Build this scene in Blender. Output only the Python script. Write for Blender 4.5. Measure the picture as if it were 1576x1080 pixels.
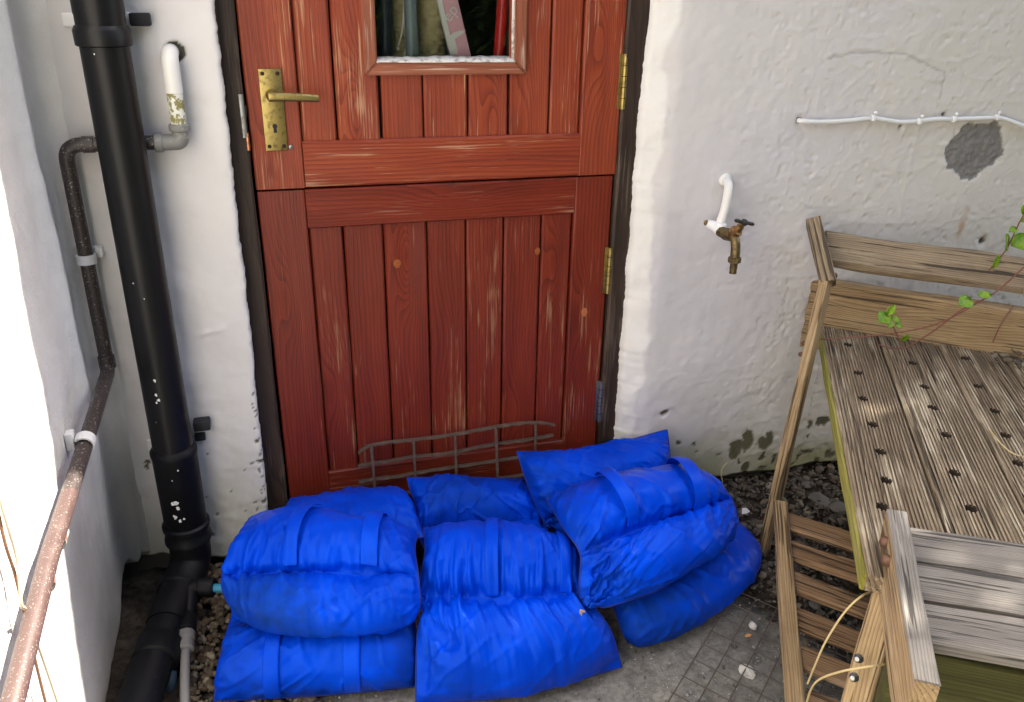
import bpy, bmesh, math, random, zlib, base64
import numpy as np
from mathutils import Vector, Matrix, Euler
for _o in list(bpy.data.objects): bpy.data.objects.remove(_o)
sc = bpy.context.scene
C = sc.collection
R = math.radians

# ------------------------------------------------------------------ camera
CAM = np.array([0.0, -1.78, 1.27]); YAW, PITCH, ROLL, FPX = 0.297999, 0.411815, 0.018599, 1262.53
PW, PH = 1576, 1080
def _axes():
    cy, sy, cp, sp = math.cos(YAW), math.sin(YAW), math.cos(PITCH), math.sin(PITCH)
    f = np.array([sy*cp, cy*cp, -sp]); r = np.array([cy, -sy, 0.]); u = np.cross(r, f)
    cr, sr = math.cos(ROLL), math.sin(ROLL)
    return cr*r+sr*u, -sr*r+cr*u, f
AR, AU, AF = _axes()
cam = bpy.data.cameras.new('camera'); cam_o = bpy.data.objects.new('camera', cam); C.objects.link(cam_o)
cam.sensor_fit = 'HORIZONTAL'; cam.sensor_width = 36; cam.lens = 36*FPX/PW
cam.clip_start = .05; cam.clip_end = 900
cam_o.matrix_world = Matrix(((AR[0], AU[0], -AF[0], CAM[0]), (AR[1], AU[1], -AF[1], CAM[1]), (AR[2], AU[2], -AF[2], CAM[2]), (0, 0, 0, 1)))
sc.camera = cam_o

# ------------------------------------------------------------------ daylight
SUN = Vector((.56, .178, .81)).normalized()          # towards the sun: up over the house, to the right
w = bpy.data.worlds.new('World'); sc.world = w; w.use_nodes = True
nt = w.node_tree; bg = nt.nodes['Background']
sky = nt.nodes.new('ShaderNodeTexSky'); sky.sky_type = 'NISHITA'; sky.sun_disc = False
sky.sun_elevation = math.asin(SUN.z); sky.sun_rotation = math.atan2(SUN.x, SUN.y)
sky.dust_density = 3.5; sky.air_density = 0.85; sky.ozone_density = 0.0
nt.links.new(sky.outputs[0], bg.inputs[0]); bg.inputs[1].default_value = .10
sl = bpy.data.lights.new('sun', 'SUN'); sl.energy = 5.0; sl.angle = R(.55); sl.color = (1, .93, .82)
so = bpy.data.objects.new('sun', sl); C.objects.link(so)
so.rotation_euler = (-SUN).to_track_quat('-Z', 'Y').to_euler(); so.location = SUN*20
sc.view_settings.view_transform = 'Standard'; sc.view_settings.look = 'None'
sc.cycles.max_bounces = 8; sc.view_settings.exposure = 2.12; sc.view_settings.gamma = 1.0

# ------------------------------------------------------------------ helpers
WM = {}
def ray(px, py): return AR*((px-PW/2)/FPX) - AU*((py-PH/2)/FPX) + AF
def at_y(px, py, y): d = ray(px, py); return Vector(CAM + d*((y-CAM[1])/d[1]))
def at_z(px, py, z): d = ray(px, py); return Vector(CAM + d*((z-CAM[2])/d[2]))
def at_x(px, py, x): d = ray(px, py); return Vector(CAM + d*((x-CAM[0])/d[0]))
def put(o, M=None, parent=None):
    C.objects.link(o); M = M or Matrix(); o.matrix_basis = M; WM[o] = M
    if parent is not None:
        o.parent = parent; o.matrix_parent_inverse = WM[parent].inverted()
    return o
def tag(o, label=None, cat=None, group=None, kind=None):
    if label: o['label'] = label
    if cat: o['category'] = cat
    if group: o['group'] = group
    if kind: o['kind'] = kind
    return o
def thing(name, loc, label, cat, group=None):
    o = bpy.data.objects.new(name, None); o.empty_display_size = .05
    put(o, Matrix.Translation(Vector(loc))); return tag(o, label, cat, group)
def mesh(name, V, F, mat, parent=None, M=None, smooth=True):
    me = bpy.data.meshes.new(name)
    me.from_pydata([tuple(map(float, v)) for v in V], [], [tuple(map(int, f)) for f in F])
    if mat: me.materials.append(mat)
    if smooth: me.polygons.foreach_set('use_smooth', [True]*len(me.polygons))
    me.update()
    return put(bpy.data.objects.new(name, me), M, parent)
def frame(p0, p1, up):
    p0, p1, up = Vector(p0), Vector(p1), Vector(up); x = (p1-p0).normalized()
    z = (up-x*up.dot(x)).normalized(); y = z.cross(x); c = (p0+p1)/2
    return Matrix(((x.x, y.x, z.x, c.x), (x.y, y.y, z.y, c.y), (x.z, y.z, z.z, c.z), (0, 0, 0, 1)))
RNG = np.random.default_rng(7)
def _hash(ix, iy, seed):
    n = (ix.astype(np.int64)*374761393 + iy.astype(np.int64)*668265263 + seed*1442695041) & 0xffffffff
    n = ((n ^ (n >> 13))*1274126177) & 0xffffffff
    return ((n ^ (n >> 16)) & 0xffff)/65535.0
def vn(x, y, seed=0):
    ix, iy = np.floor(x), np.floor(y); fx, fy = x-ix, y-iy
    fx, fy = fx*fx*fx*(fx*(fx*6-15)+10), fy*fy*fy*(fy*(fy*6-15)+10)
    a, b, c, d = _hash(ix, iy, seed), _hash(ix+1, iy, seed), _hash(ix, iy+1, seed), _hash(ix+1, iy+1, seed)
    return (a*(1-fx)+b*fx)*(1-fy)+(c*(1-fx)+d*fx)*fy - .5
def fbm(x, y, seed=0, o=4, g=.5):
    s, a = 0, 1
    for k in range(o): s = s+a*vn(x*2**k+17*k, y*2**k+5*k, seed+k); a *= g
    return s
def bar(name, p0, p1, wd, th, up, mat, parent=None, n=None, ch=.0025, jit=.0012, seed=None, M=None):
    """a sawn or planed bar: chamfered section, long axis = local X, width Y, thickness Z; slightly uneven"""
    p0, p1 = Vector(p0), Vector(p1); L = (p1-p0).length
    n = n or max(2, min(24, int(L/.05)))
    seed = seed if seed is not None else int(RNG.integers(1e6))
    hw, ht = wd/2, th/2; ch = min(ch, hw*.6, ht*.6)
    sec = [(-hw+ch, -ht), (hw-ch, -ht), (hw, -ht+ch), (hw, ht-ch), (hw-ch, ht), (-hw+ch, ht), (-hw, ht-ch), (-hw, -ht+ch)]
    V, F = [], []
    for i in range(n+1):
        x = -L/2+L*i/n
        for k, (a, b) in enumerate(sec):
            s = np.array([x*9+k*7.3]), np.array([float(seed % 977)])
            V.append((x, a+jit*2*float(vn(*s, 3)[0]), b+jit*2*float(vn(*s, 9)[0])))
    for i in range(n):
        for k in range(8):
            a, b = i*8+k, i*8+(k+1) % 8; F.append((a, b, b+8, a+8))
    F.append(tuple(range(7, -1, -1))); F.append(tuple(n*8+k for k in range(8)))
    return mesh(name, V, F, mat, parent, M or frame(p0, p1, up), smooth=False)
def sweep(pts, r, segs=14, caps=True):
    pts = [Vector(p) for p in pts]; n = len(pts); rr = r if isinstance(r, (list, tuple)) else [r]*n
    V, F = [], []; t0 = (pts[1]-pts[0]).normalized()
    a = t0.orthogonal().normalized()
    for i in range(n):
        t = (pts[min(i+1, n-1)]-pts[max(i-1, 0)]).normalized()
        a = (a-t*a.dot(t)).normalized(); b = t.cross(a)
        for k in range(segs):
            an = 2*math.pi*k/segs; V.append(pts[i]+(a*math.cos(an)+b*math.sin(an))*rr[i])
    for i in range(n-1):
        for k in range(segs):
            q, s = i*segs+k, i*segs+(k+1) % segs; F.append((q, s, s+segs, q+segs))
    if caps: F.append(tuple(range(segs-1, -1, -1))); F.append(tuple((n-1)*segs+k for k in range(segs)))
    return V, F
def tube(name, pts, r, mat, parent=None, segs=14, caps=True):
    V, F = sweep(pts, r, segs, caps); c = sum((Vector(v) for v in V), Vector())/len(V)
    o = mesh(name, [Vector(v)-c for v in V], F, mat, parent, Matrix.Translation(c))
    try: o.data.set_sharp_from_angle(angle=R(50))
    except Exception: pass
    return o
def bend(pts, rad, n=6):
    """round the corners of a polyline"""
    pts = [Vector(p) for p in pts]; out = [pts[0]]
    for i in range(1, len(pts)-1):
        a, b, c = pts[i-1], pts[i], pts[i+1]; d0, d1 = (a-b), (c-b)
        q = min(rad, d0.length*.49, d1.length*.49); s, e = b+d0.normalized()*q, b+d1.normalized()*q
        for k in range(n+1):
            t = k/n; out.append(s*(1-t)**2+b*2*t*(1-t)+e*t*t)
    out.append(pts[-1]); return out
def catmull(P, m=8):
    P = [Vector(p) for p in P]; out = []
    for i in range(len(P)-1):
        a = P[i-1] if i else P[0]*2-P[1]; b, c = P[i], P[i+1]; d = P[i+2] if i+2 < len(P) else c*2-b
        for k in range(m):
            f = k/m; out.append(.5*((2*b)+(c-a)*f+(2*a-5*b+4*c-d)*f*f+(3*b-a-3*c+d)*f**3))
    out.append(P[-1]); return out
def lathe(name, prof, p, axis, mat, parent=None, segs=20):
    """prof: list of (distance along axis, radius)"""
    ax = Vector(axis).normalized(); p = Vector(p); a = ax.orthogonal().normalized(); b = ax.cross(a); V, F = [], []
    for h, r in prof:
        for k in range(segs):
            an = 2*math.pi*k/segs; V.append(ax*h+(a*math.cos(an)+b*math.sin(an))*r)
    for i in range(len(prof)-1):
        for k in range(segs):
            q, s = i*segs+k, i*segs+(k+1) % segs; F.append((q, s, s+segs, q+segs))
    F.append(tuple(range(segs-1, -1, -1))); F.append(tuple((len(prof)-1)*segs+k for k in range(segs)))
    o = mesh(name, V, F, mat, parent, Matrix.Translation(p))
    try: o.data.set_sharp_from_angle(angle=R(40))
    except Exception: pass
    return o
def rbox(name, c, size, mat, parent=None, M=None, bev=.003, seg=2):
    bm = bmesh.new(); bmesh.ops.create_cube(bm, size=1)
    bmesh.ops.scale(bm, vec=Vector(size), verts=bm.verts)
    if bev: bmesh.ops.bevel(bm, geom=bm.edges[:]+bm.verts[:], offset=bev, segments=seg, affect='EDGES', profile=.5)
    me = bpy.data.meshes.new(name); bm.to_mesh(me); bm.free(); me.materials.append(mat)
    me.polygons.foreach_set('use_smooth', [True]*len(me.polygons))
    o = bpy.data.objects.new(name, me)
    try: me.set_sharp_from_angle(angle=R(35))
    except Exception: pass
    return put(o, Matrix.Translation(Vector(c)) @ (M or Matrix()), parent)

# ------------------------------------------------------------------ materials
class NT:
    def __init__(s, name):
        s.m = bpy.data.materials.new(name); s.m.use_nodes = True; s.t = s.m.node_tree
        s.b = s.t.nodes['Principled BSDF']; s.tc = None
    def n(s, typ, ins=None, out=0, **pr):
        nd = s.t.nodes.new('ShaderNode'+typ)
        for k, v in pr.items(): setattr(nd, k, v)
        for k, v in (ins or {}).items():
            if isinstance(v, bpy.types.NodeSocket): s.t.links.new(v, nd.inputs[k])
            else: nd.inputs[k].default_value = v
        return nd.outputs[out]
    def obj(s, scale=(1, 1, 1), rnd=0):
        s.tc = s.tc or s.t.nodes.new('ShaderNodeTexCoord'); v = s.tc.outputs['Object']
        if rnd:
            r = s.n('ObjectInfo', out='Random'); v = s.n('VectorMath', {0: v, 1: s.n('VectorMath', {0: (rnd, rnd*.7, rnd*1.3), 'Scale': r}, operation='SCALE')}, operation='ADD')
        if scale != (1, 1, 1): v = s.n('VectorMath', {0: v, 1: scale}, operation='MULTIPLY')
        return v
    def pos(s, scale=(1, 1, 1)):
        v = s.n('NewGeometry', out='Position')
        if scale != (1, 1, 1): v = s.n('VectorMath', {0: v, 1: scale}, operation='MULTIPLY')
        return v
    def noise(s, v, scale, detail=3, rough=.5, dist=0):
        return s.n('TexNoise', {'Vector': v, 'Scale': scale, 'Detail': detail, 'Roughness': rough, 'Distortion': dist}, out=0)
    def ramp(s, f, stops, interp='LINEAR'):
        nd = s.t.nodes.new('ShaderNodeValToRGB'); s.t.links.new(f, nd.inputs[0]); cr = nd.color_ramp; cr.interpolation = interp
        while len(cr.elements) < len(stops): cr.elements.new(.5)
        for e, (p, c) in zip(cr.elements, stops):
            e.position = p; e.color = (c, c, c, 1) if isinstance(c, (int, float)) else (*c, 1)
        return nd.outputs[0]
    def mix(s, f, a, b, bt='MIX'):
        nd = s.t.nodes.new('ShaderNodeMix'); nd.data_type = 'RGBA'; nd.blend_type = bt
        for i, v in ((0, f), (6, a), (7, b)):
            if isinstance(v, bpy.types.NodeSocket): s.t.links.new(v, nd.inputs[i])
            else: nd.inputs[i].default_value = v if not isinstance(v, tuple) else (*v[:3], 1)
        return nd.outputs[2]
    def math(s, op, a, b=0., clamp=False):
        nd = s.t.nodes.new('ShaderNodeMath'); nd.operation = op; nd.use_clamp = clamp
        for i, v in ((0, a), (1, b)):
            if isinstance(v, bpy.types.NodeSocket): s.t.links.new(v, nd.inputs[i])
            else: nd.inputs[i].default_value = v
        return nd.outputs[0]
    def attr(s, name, out='Fac', typ='GEOMETRY'): return s.n('Attribute', out=out, attribute_name=name, attribute_type=typ)
    def set(s, **k):
        for a, v in k.items():
            a = {'color': 'Base Color', 'rough': 'Roughness', 'metal': 'Metallic', 'normal': 'Normal', 'spec': 'Specular IOR Level', 'sheen': 'Sheen Weight', 'coat': 'Coat Weight', 'trans': 'Transmission Weight'}.get(a, a)
            if isinstance(v, bpy.types.NodeSocket): s.t.links.new(v, s.b.inputs[a])
            else: s.b.inputs[a].default_value = (*v, 1) if isinstance(v, tuple) and len(v) == 3 else v
        return s.m
    def bump(s, h, dist, strength=1.0, normal=None):
        ins = {'Height': h, 'Distance': dist, 'Strength': strength}
        if normal: ins['Normal'] = normal
        return s.n('Bump', ins)

def wood(name, dark, mid, light, worn, wear=.5, rings=55., rough=.6, bmp=.0012, green=None, wscale=1.0, fib=.35, split=0., sway=7.0):
    """grain runs along local X; knots come from the object's own 'knot' property (x, y, size)"""
    t = NT(name); v0 = t.obj(); r = t.n('ObjectInfo', out='Random')
    off = t.n('VectorMath', {0: (3.1, 7.7, 5.3), 'Scale': t.math('MULTIPLY', r, 9.)}, operation='SCALE')
    v = t.n('VectorMath', {0: v0, 1: off}, operation='ADD')
    sp = t.n('SeparateXYZ', {0: v}, out='X'); spn = sp.node; y, z, x = spn.outputs['Y'], spn.outputs['Z'], spn.outputs['X']
    low = t.noise(t.n('VectorMath', {0: v, 1: (1.6, 9, 9)}, operation='MULTIPLY'), 1., 2, .5)
    # knot: a bump in the ring field
    kn = t.attr('knot', out='Vector', typ='OBJECT')
    d = t.n('VectorMath', {0: v0, 1: kn}, operation='SUBTRACT'); d = t.n('VectorMath', {0: d, 1: (9., 34., 0)}, operation='MULTIPLY')
    dl = t.n('VectorMath', {0: d, 1: d}, operation='DOT_PRODUCT', out='Value')
    ks = t.n('SeparateXYZ', {0: kn}, out='Z')
    kb = t.math('MULTIPLY', t.math('EXPONENT', t.math('MULTIPLY', dl, -1.0)), t.math('MULTIPLY', ks, 9.))
    f = t.math('ADD', t.math('MULTIPLY', t.math('ADD', y, t.math('MULTIPLY', z, .6)), rings), t.math('MULTIPLY', low, sway))
    f = t.math('ADD', f, kb)
    ring = t.math('FRACT', f); ring = t.math('POWER', ring, 2.2)
    fine = t.noise(t.n('VectorMath', {0: v, 1: (7, 420, 420)}, operation='MULTIPLY'), 1., 3, .6)
    tone = t.noise(t.n('VectorMath', {0: v, 1: (2.2, 26, 26)}, operation='MULTIPLY'), 1., 4, .6)
    g = t.math('ADD', t.math('MULTIPLY', ring, .26), t.math('MULTIPLY', fine, fib)); g = t.math('ADD', g, t.math('MULTIPLY', tone, .55))
    col = t.ramp(g, [(.25, light), (.52, mid), (.85, dark)])
    wn = t.noise(t.n('VectorMath', {0: v, 1: (3.5*wscale, 150*wscale, 150*wscale)}, operation='MULTIPLY'), 1., 3, .65)
    wl = t.noise(t.n('VectorMath', {0: v, 1: (4, 11, 11)}, operation='MULTIPLY'), 1., 3, .6)
    wm = t.ramp(t.math('ADD', t.math('MULTIPLY', wn, .6), t.math('MULTIPLY', wl, .55)), [(.66-.12*wear, 0.), (.74-.1*wear, 1.)])
    col = t.mix(t.math('MULTIPLY', wm, .85), col, worn)
    if green:
        gm = t.ramp(t.noise(t.n('VectorMath', {0: v, 1: (3, 8, 8)}, operation='MULTIPLY'), 1., 4, .65), [(.42, 0.), (.62, 1.)])
        col = t.mix(t.math('MULTIPLY', gm, .75), col, green)
    if split:
        cs = t.noise(t.n('VectorMath', {0: v, 1: (4.5, 170, 170)}, operation='MULTIPLY'), 1., 2, .5); cl = t.noise(t.n('VectorMath', {0: v, 1: (3, 14, 14)}, operation='MULTIPLY'), 1., 2, .5)
        sm = t.ramp(t.math('ADD', t.math('MULTIPLY', cs, .75), t.math('MULTIPLY', cl, .35)), [(.665-.1*split, 0.), (.70-.1*split, 1.)]); col = t.mix(t.math('MULTIPLY', sm, .85), col, tuple(q*.35 for q in dark)); fine = t.math('SUBTRACT', fine, t.math('MULTIPLY', sm, 1.6))
        blot = t.ramp(t.noise(v, 22, 4, .65), [(.45, 0.), (.72, 1.)]); col = t.mix(t.math('MULTIPLY', blot, .22), col, dark)
    h = t.math('SUBTRACT', t.math('ADD', t.math('MULTIPLY', ring, -.4), t.math('MULTIPLY', fine, .9)), t.math('MULTIPLY', wm, .5))
    rg = t.math('ADD', rough, t.math('MULTIPLY', wm, .2))
    return t.set(color=col, rough=rg, normal=t.bump(h, bmp, .8), spec=.35)

def plastic(name, col, rough=.4, spots=None, var=.15, bmp=.0004):
    t = NT(name); v = t.obj(); n = t.noise(v, 28, 4, .6)
    c = t.mix(t.math('MULTIPLY', n, var), col, tuple(min(1, q*2.2+.06) for q in col))
    if spots:
        sc_, lo, hi, pc = spots
        m = t.ramp(t.noise(v, sc_, 3, .6), [(lo, 0.), (hi, 1.)]); c = t.mix(m, c, pc)
    return t.set(color=c, rough=t.math('ADD', rough-.08, t.math('MULTIPLY', n, .22)), normal=t.bump(n, bmp, .6))
def metal(name, col, rough=.35, tarn=(.1, .07, .04), amt=.5, m=1.0):
    t = NT(name); v = t.obj(); n = t.noise(v, 60, 5, .65); k = t.ramp(n, [(.62-.3*amt, 0.), (.8-.2*amt, 1.)])
    return t.set(color=t.mix(k, col, tarn), metal=m, rough=t.math('ADD', rough, t.math('MULTIPLY', k, .3)), normal=t.bump(n, .0005, .5))
# ------------------------------------------------------------------ setting: materials
def m_wall():
    t = NT('painted_render'); p = t.pos()
    big = t.noise(p, 2.3, 3, .55); mid = t.noise(p, 11, 4, .6); fin = t.noise(p, 160, 4, .65)
    col = t.mix(t.ramp(big, [(.38, 0.), (.62, 1.)]), (.565, .545, .565), (.605, .58, .57))
    xx = t.n('SeparateXYZ', {0: p}, out='X')
    warm = t.math('MULTIPLY', t.math('SUBTRACT', t.math('ADD', xx, t.math('MULTIPLY', big, .7)), 1.45, ), 1.6, True)
    col = t.mix(t.math('MULTIPLY', warm, .8), col, (.59, .565, .50))
    col = t.mix(t.attr('old'), col, (.72, .705, .675))
    col = t.mix(t.math('MULTIPLY', t.ramp(mid, [(.55, 0.), (.75, 1.)]), .25), col, (.50, .49, .45))
    col = t.mix(t.attr('moss'), col, (.30, .30, .17))
    col = t.mix(t.attr('rust'), col, (.36, .19, .05))
    col = t.mix(t.attr('peel'), col, t.mix(fin, (.075, .07, .04), (.15, .14, .085)))
    col = t.mix(t.attr('patch'), col, t.mix(fin, (.13, .125, .115), (.27, .26, .245)))
    col = t.mix(t.attr('crack'), col, (.10, .09, .075))
    h = t.math('ADD', t.math('MULTIPLY', fin, .5), t.math('MULTIPLY', t.noise(p, 480, 2, .5), .25))
    return t.set(color=col, rough=t.math('ADD', .62, t.math('MULTIPLY', t.attr('patch'), .3)), normal=t.bump(h, .0011, .5), spec=.4)
def m_side():
    t = NT('side_wall_paint'); p = t.pos(); mid = t.noise(p, 9, 4, .6); fin = t.noise(p, 190, 4, .65)
    col = t.mix(t.ramp(mid, [(.4, 0.), (.7, 1.)]), (.80, .78, .75), (.72, .70, .67))
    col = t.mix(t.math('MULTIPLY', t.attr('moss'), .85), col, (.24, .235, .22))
    return t.set(color=col, rough=.7, normal=t.bump(t.math('ADD', fin, t.noise(p, 60, 3, .6)), .0026, .6), spec=.3)
def m_ground():
    t = NT('ground_concrete'); p = t.pos(); a = t.noise(p, 3, 4, .6); b = t.noise(p, 45, 5, .7); c = t.noise(p, 260, 3, .7)
    con = t.mix(t.ramp(b, [(.35, 0.), (.7, 1.)]), (.12, .115, .10), (.27, .262, .24))
    con = t.mix(t.ramp(c, [(.62, 0.), (.72, 1.)]), con, (.42, .41, .385))
    soil = t.mix(t.ramp(b, [(.35, 0.), (.7, 1.)]), (.022, .017, .012), (.085, .070, .052))
    col = t.mix(t.attr('added_lawn'), t.mix(t.attr('soil'), con, soil), (.048, .055, .03))
    col = t.mix(t.math('MULTIPLY', t.ramp(a, [(.5, 0.), (.7, 1.)]), .45), col, (.07, .065, .055))
    h = t.math('ADD', b, t.math('MULTIPLY', c, .5))
    return t.set(color=col, rough=.9, normal=t.bump(h, .006, .7), spec=.25)
WALL, SIDE, GROUND = m_wall(), m_side(), m_ground()
FRAMEW = wood('dark_frame_paint', (.014, .0085, .006), (.032, .019, .013), (.058, .037, .027), (.11, .08, .06), wear=.25, rough=.5, bmp=.0012)
BLACKV = plastic('dark_void', (.012, .012, .014), .9)

def gridmesh(name, P, mat, parent=None, attrs=None, keep=None):
    ny, nx = P.shape[:2]; idx = np.arange(ny*nx).reshape(ny, nx)
    f = np.stack([idx[:-1, :-1], idx[:-1, 1:], idx[1:, 1:], idx[1:, :-1]], -1).reshape(-1, 4)
    me = bpy.data.meshes.new(name); me.vertices.add(ny*nx); me.vertices.foreach_set('co', P.reshape(-1, 3).astype(np.float32).ravel())
    me.loops.add(len(f)*4); me.polygons.add(len(f)); me.loops.foreach_set('vertex_index', f.ravel().astype(np.int32))
    me.polygons.foreach_set('loop_start', np.arange(0, len(f)*4, 4, dtype=np.int32)); me.polygons.foreach_set('loop_total', np.full(len(f), 4, np.int32))
    me.polygons.foreach_set('use_smooth', [True]*len(f)); me.update(calc_edges=True)
    for k, a in (attrs or {}).items():
        at = me.attributes.new(k, 'FLOAT', 'POINT'); at.data.foreach_set('value', np.clip(a, 0, 1).astype(np.float32).ravel())
    me.materials.append(mat)
    return put(bpy.data.objects.new(name, me), None, parent)

def seg_dist(X, Z, pts):
    d = np.full(X.shape, 9.)
    for (x0, z0), (x1, z1) in zip(pts[:-1], pts[1:]):
        dx, dz = x1-x0, z1-z0; t = np.clip(((X-x0)*dx+(Z-z0)*dz)/(dx*dx+dz*dz), 0, 1)
        d = np.minimum(d, np.hypot(X-x0-t*dx, Z-z0-t*dz))
    return d
def inpoly(X, Z, poly):
    c = np.zeros(X.shape, bool); n = len(poly)
    for i in range(n):
        (x0, z0), (x1, z1) = poly[i], poly[i-1]
        c ^= ((z0 > Z) != (z1 > Z)) & (X < (x1-x0)*(Z-z0)/(z1-z0+1e-12)+x0)
    return c
def wpt(px, py): q = at_y(px, py, -.06); return (q.x, q.z)
def S(a, b, x): t = np.clip((x-a)/(b-a), 0, 1); return t*t*(3-2*t)

# trowel ridges, scratches and cracks that the photograph shows on the render (x, z on the wall)
RIDGES = [([wpt(1415, 195), wpt(1400, 260), wpt(1380, 355)], .006, .0035), ([wpt(1228, 205), wpt(1222, 240), wpt(1208, 300)], .003, .002), ([wpt(1240, 215), wpt(1238, 290)], .002, .0016),
          ([wpt(1256, 190), wpt(1262, 140)], .003, .002), ([wpt(1280, 320), wpt(1320, 295)], .002, .002), ([wpt(1325, 320), wpt(1340, 290)], .002, .002),
          ([wpt(1265, 190), wpt(1345, 176)], .009, .002), ([wpt(1222, 300), wpt(1262, 330), wpt(1310, 322), wpt(1370, 312)], .002, .0015),
          ([wpt(1290, 170), wpt(1330, 150), wpt(1345, 130)], .003, .0018), ([wpt(1345, 150), wpt(1400, 165), wpt(1415, 160)], .003, .002),
          ([wpt(1095, 305), wpt(1100, 270), wpt(1118, 256), wpt(1135, 263), wpt(1141, 290), wpt(1134, 305)], .0022, .0018)]
_rr = np.random.default_rng(5)
for _k in range(150):
    x0, z0 = _rr.uniform(.86, 2.1), _rr.uniform(.1, 1.3); a = _rr.normal(1.3 if _rr.random() < .6 else .2, .5); l = _rr.uniform(.015, .09)*(1+(x0 > 1.2)*.5)
    if x0 < 1.2 and _rr.random() < .6: continue
    q = [(x0+l*t*math.cos(a)+.01*math.sin(3*t+a*5), z0+l*t*math.sin(a)) for t in (0, .35, .7, 1)]
    RIDGES.append((q, _rr.uniform(.0014, .004), _rr.uniform(.0006, .0022)))
CRACKS = [([wpt(1275, 88), wpt(1300, 84), wpt(1345, 80), wpt(1395, 82), wpt(1425, 97), wpt(1455, 112), wpt(1452, 130), wpt(1447, 150)], .0024),
          ([wpt(1418, 110), wpt(1428, 100)], .0012), ([wpt(1205, 470), wpt(1212, 430), wpt(1205, 500), wpt(1180, 520)], .0009), ([wpt(1262, 560), wpt(1240, 660), wpt(1225, 720)], .0008)]
PATCH = [wpt(*q) for q in [(1453, 236), (1460, 222), (1476, 204), (1484, 190), (1510, 188), (1537, 187), (1541, 200), (1546, 226), (1543, 240), (1527, 256), (1507, 268), (1492, 279), (1483, 275), (1474, 266), (1458, 262), (1456, 248)]]
PEELS = [(1133, 692, 11, 14), (1152, 678, 9, 17), (1150, 718, 8, 10), (1178, 683, 13, 10), (1172, 706, 5, 4), (1266, 649, 12, 7), (1186, 674, 6, 12), (1132, 704, 6, 5), (1022, 637, 6, 4), (1048, 680, 5, 3), (1068, 683, 4, 4), (1105, 700, 5, 2), (1245, 652, 3, 8)]
def wall_fields(X, Z):
    """relief towards the yard (m) and the wear masks of the rendered wall"""
    h = .007*fbm(X*1.7, Z*1.7, 1, 3)+.0026*fbm(X*8, Z*8, 5, 3)+.0016*fbm(X*40, Z*40, 9, 3)
    rough = S(.9, 1.3, X+.25*fbm(X*3, Z*3, 44, 2))
    rd = np.abs(fbm(X*24+2*fbm(X*9, Z*9, 2, 2), Z*13, 31, 3)); h += .0010*np.exp(-(rd/.06)**2)*rough
    rd = np.abs(fbm(X*10+3*fbm(X*6, Z*6, 3, 2), Z*17, 35, 2)); h += .0011*np.exp(-(rd/.05)**2)*rough
    dents = fbm(X*70, Z*70, 55, 2); h -= .0022*S(.25, .5, dents)*rough
    for q, wd, ht in RIDGES:
        x = [a for a, b in q]; z = [b for a, b in q]; m = (X > min(x)-.04) & (X < max(x)+.04) & (Z > min(z)-.04) & (Z < max(z)+.04)
        if m.any(): h[m] += .7*ht*np.exp(-(seg_dist(X[m], Z[m], q)/wd)**2)*(.7+.9*fbm(X[m]*60, Z[m]*60, 77, 2))
    crack = np.zeros_like(X)
    for q, wd in CRACKS:
        d = seg_dist(X+.006*fbm(X*50, Z*50, 61, 2), Z+.006*fbm(X*50, Z*50, 62, 2), q); c = np.exp(-(d/wd)**2); crack = np.maximum(crack, c*.36); h -= .0012*c
    wob = .012*fbm(X*45, Z*45, 71, 3); wob2 = .012*fbm(X*45+9, Z*45, 72, 3)
    patch = inpoly(X+wob*.8, Z+wob2*.8, PATCH).astype(float); h += patch*(-.004+.006*fbm(X*120, Z*120, 73, 3))
    peel = np.zeros_like(X)
    for px, py, a, b in PEELS:
        cx, cz = wpt(px, py); s = .0019; e = ((X+wob-cx)/(a*s))**2+((Z+wob2-cz)/(b*s))**2; peel = np.maximum(peel, S(1.25, .8, e))
    low = S(.20, .03, Z+.1*fbm(X*6, Z*6, 81, 3)); sp = fbm(X*60, Z*60, 83, 3)
    peel = np.maximum(peel, ((sp > .47-.16*low) & (low > .25) & (fbm(X*7, Z*7, 84, 2) > -.02)).astype(float))
    h -= peel*.003
    h += .004*low*fbm(X*25, Z*25, 86, 3)
    moss = .75*S(.17, .02, Z+.14*fbm(X*5, Z*9, 91, 3))*S(.85, 1.15, X) + .25*low
    rx, rz = wpt(1484, 335); rust = S(.014, .004, np.abs(X-rx+.12*(rz-Z)+.008*fbm(X*20, Z*30, 93, 2)))*S(rz-.075, rz-.03, Z)*S(rz+.05, rz+.02, Z)*(.45+.6*fbm(X*40, Z*20, 94, 2))
    hx, hz = wpt(1022, 637); hole = np.exp(-(((X-hx)/.008)**2+((Z-hz)/.006)**2)); h -= .012*hole; crack = np.maximum(crack, S(.3, .6, hole))
    for px, py, r in [(1232, 185, .008), (1513, 371, .012), (1455, 176, .006), (1388, 195, .005)]:
        hx, hz = wpt(px, py); hole = np.exp(-(((X-hx)/r)**2+((Z-hz)/r)**2)); h -= .012*hole; crack = np.maximum(crack, S(.35, .7, hole))
    return h, dict(peel=peel, patch=patch, moss=moss, rust=rust, crack=crack)

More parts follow.
